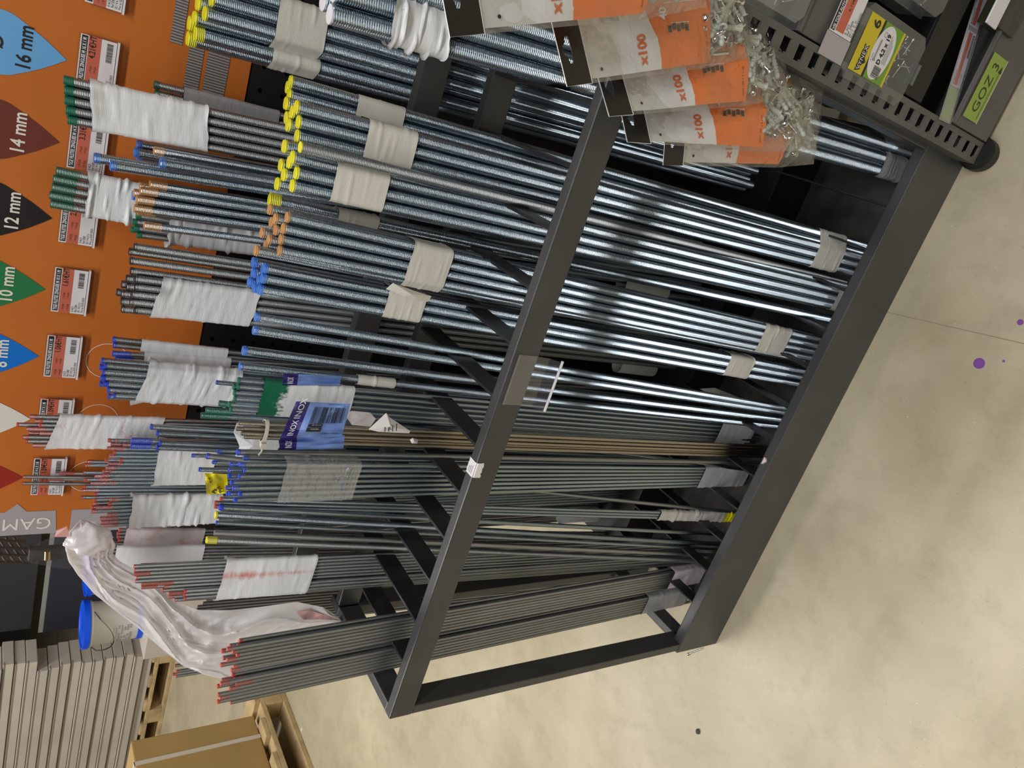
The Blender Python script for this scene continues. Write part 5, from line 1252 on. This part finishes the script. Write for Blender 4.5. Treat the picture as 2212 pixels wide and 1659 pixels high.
    b = empty('cardboard_box', (0, 0, 0)); tag(b, 'large brown strapped cardboard box on a pallet at the lower picture edge', 'box')
    w, d = .75, 1.05
    m_ = MB(); m_.box((x1-w, y1-d, .146), (x1, y1, zz)); m_.build('box_body', M_card, b, bevel=.006)
    for k, s in enumerate((.115, .62)):
        m_ = MB(); e = .0025; ys_ = y1-s
        m_.box((x1, ys_-.009, .146), (x1+e, ys_+.009, zz+e)); m_.box((x1-w, ys_-.009, zz), (x1+e, ys_+.009, zz+e)); m_.build('strap', mat('white_strap', (.62, .58, .50), .35) if k == 0 else MATS['white_strap'], b)
    m_ = MB(); m_.box((x1-w*.55, y1-d, zz), (x1-w*.45, y1, zz+.001)); m_.build('closing_tape', mat('brown_tape', (.38, .26, .11), .3), b)
    p = empty('wooden_pallet', (0, 0, 0)); tag(p, 'wooden pallet carrying the brown cardboard box', 'pallet'); pallet(p, x1-.75, y1-1.08, x1+.05, y1+.12, along='y', ny=7)
    # mesh basket and blister packs at the panel's left edge
    y = .46
    b = empty('wire_basket', (0, 0, 0)); tag(b, 'brown wire grid basket hanging beside the grey banner', 'basket')
    A, B = at(0, 1214, 1, y), at(66, 1166, 1, y)
    m_ = MB()
    for i in range(8):
        u = i/7; m_.tube([at(-60+130*u, 1214, 1, y), at(-60+120*u-30, 1160, 1, y+.02)], .0022, 6)
    for j in range(4):
        v = j/3; m_.tube([at(-70, 1214-50*v, 1, y), at(72-16*v, 1216-46*v, 1, y)], .0022, 6)
    m_.build('grid', mat('brown_wire', (.055, .035, .027), .5), b)
    b = empty('blister_pack', (0, 0, 0)); tag(b, 'clear blister pack with dark contents hanging left of the orange panel', 'blister pack')
    pts = [(52, 1213), (70, 1180), (100, 1165), (150, 1150), (165, 1190), (152, 1230), (120, 1226)]; m_ = MB(); ya, yb = .40, .44
    fr = [at(a_, c_, 1, ya) for a_, c_ in pts]; bk = [at(a_, c_, 1, yb) for a_, c_ in pts]; m_.face(fr); m_.face(bk[::-1])
    for i in range(len(pts)): m_.face([fr[i], bk[i], bk[(i+1) % len(pts)], fr[(i+1) % len(pts)]])
    m_.build('clear_shell', M_acryl, b)
    m_ = MB(); c = at(108, 1200, 1, .43); m_.box(c+V(-.010, 0, -.030), c+V(.012, .012, .028)); m_.build('card_insert', mat('dark_card', (.045, .04, .035), .4, var=(60, .8)), b, bevel=.002)
    m_ = MB(); m_.tube([at(102, 1208, 1, .415), at(103, 1190, 1, .415)], .004, 12); m_.build('brass_part', metal('brass', (.7, .55, .25), .25), b)
build_background()
# ------------------------------------------------------------------ pieces that nothing in view shows (deep inside bundles and bags, beyond the frame) are left out
HIDDEN = {'threaded_rod': [30, 31, 32, 33, 40, 56, 57, 70, 78, 81, 91, 92, 94, 96, 97, 98, 107, 110, 112, 113, 128, 129, 130, 133, 135, 136, 148, 149, 150, 151, 154, 163, 173, 179, 180, 181, 182, 183, 192, 193, 198, 199, 200, 201, 202, 203, 204, 205, 217, 218, 219, 220, 221, 222, 223, 276, 278, 299, 300, 328, 346, 347, 348, 349, 355, 356, 365, 366, 367, 368, 369, 373, 375, 376, 386, 387, 388, 389, 392, 393, 394, 395, 396], 'wall_plug': [0, 1, 4, 5, 6, 7, 8, 9, 10, 11, 12, 13, 14, 15, 16, 17, 18, 19, 20, 21, 22, 23, 24, 25, 26, 27, 28, 29, 30, 31, 33, 34, 35, 36, 37, 38, 44, 45, 46, 47, 49, 51, 53, 54, 56, 57, 58, 62, 63, 65, 66, 67, 69, 70, 71, 72, 73, 74, 75, 76, 82, 83, 89, 90, 91, 93, 94, 95, 97, 100, 104, 105, 107, 109, 110, 112, 113, 115, 119, 120, 125, 128, 130, 131, 133, 134, 139, 140, 141, 143, 144, 146, 149, 150, 156, 157, 160, 163, 166, 173, 175, 177, 178, 179, 180, 181, 189, 192, 193, 195, 196, 197, 199, 200, 205, 206], 'screw': [0, 1, 2, 3, 4, 5, 6, 7, 8, 9, 10, 11, 12, 13, 14, 15, 16, 17, 18, 19, 20, 21, 22, 23, 27, 28, 29, 32, 33, 34, 35, 36, 38, 39, 40, 41, 43, 45, 46, 48, 51, 52, 53, 54, 55, 56, 57, 59, 61, 68, 69, 71, 73, 75, 76, 77, 79, 80, 87, 89, 95, 96, 97, 98, 101, 102, 103, 108, 109, 110, 112, 113, 115, 117, 118, 120, 124, 125, 126, 127, 131, 133, 135, 138, 139, 141, 143, 145, 148, 149, 150, 152, 156, 166, 170, 171, 172, 173, 174, 175, 176, 177, 178, 179, 180, 181, 182, 183, 184, 185, 187, 188, 189, 191, 192, 193, 194, 195, 196, 197, 198, 199, 200, 201, 203], 'flat_carton': [15, 16, 17, 18]}
def leave_out():
    for base, nums in HIDDEN.items():
        for n in nums:
            o = bpy.data.objects.get(base if n == 0 else '%s.%03d' % (base, n))
            if o is None: continue
            for c in list(o.children): bpy.data.objects.remove(c)
            bpy.data.objects.remove(o)
leave_out()
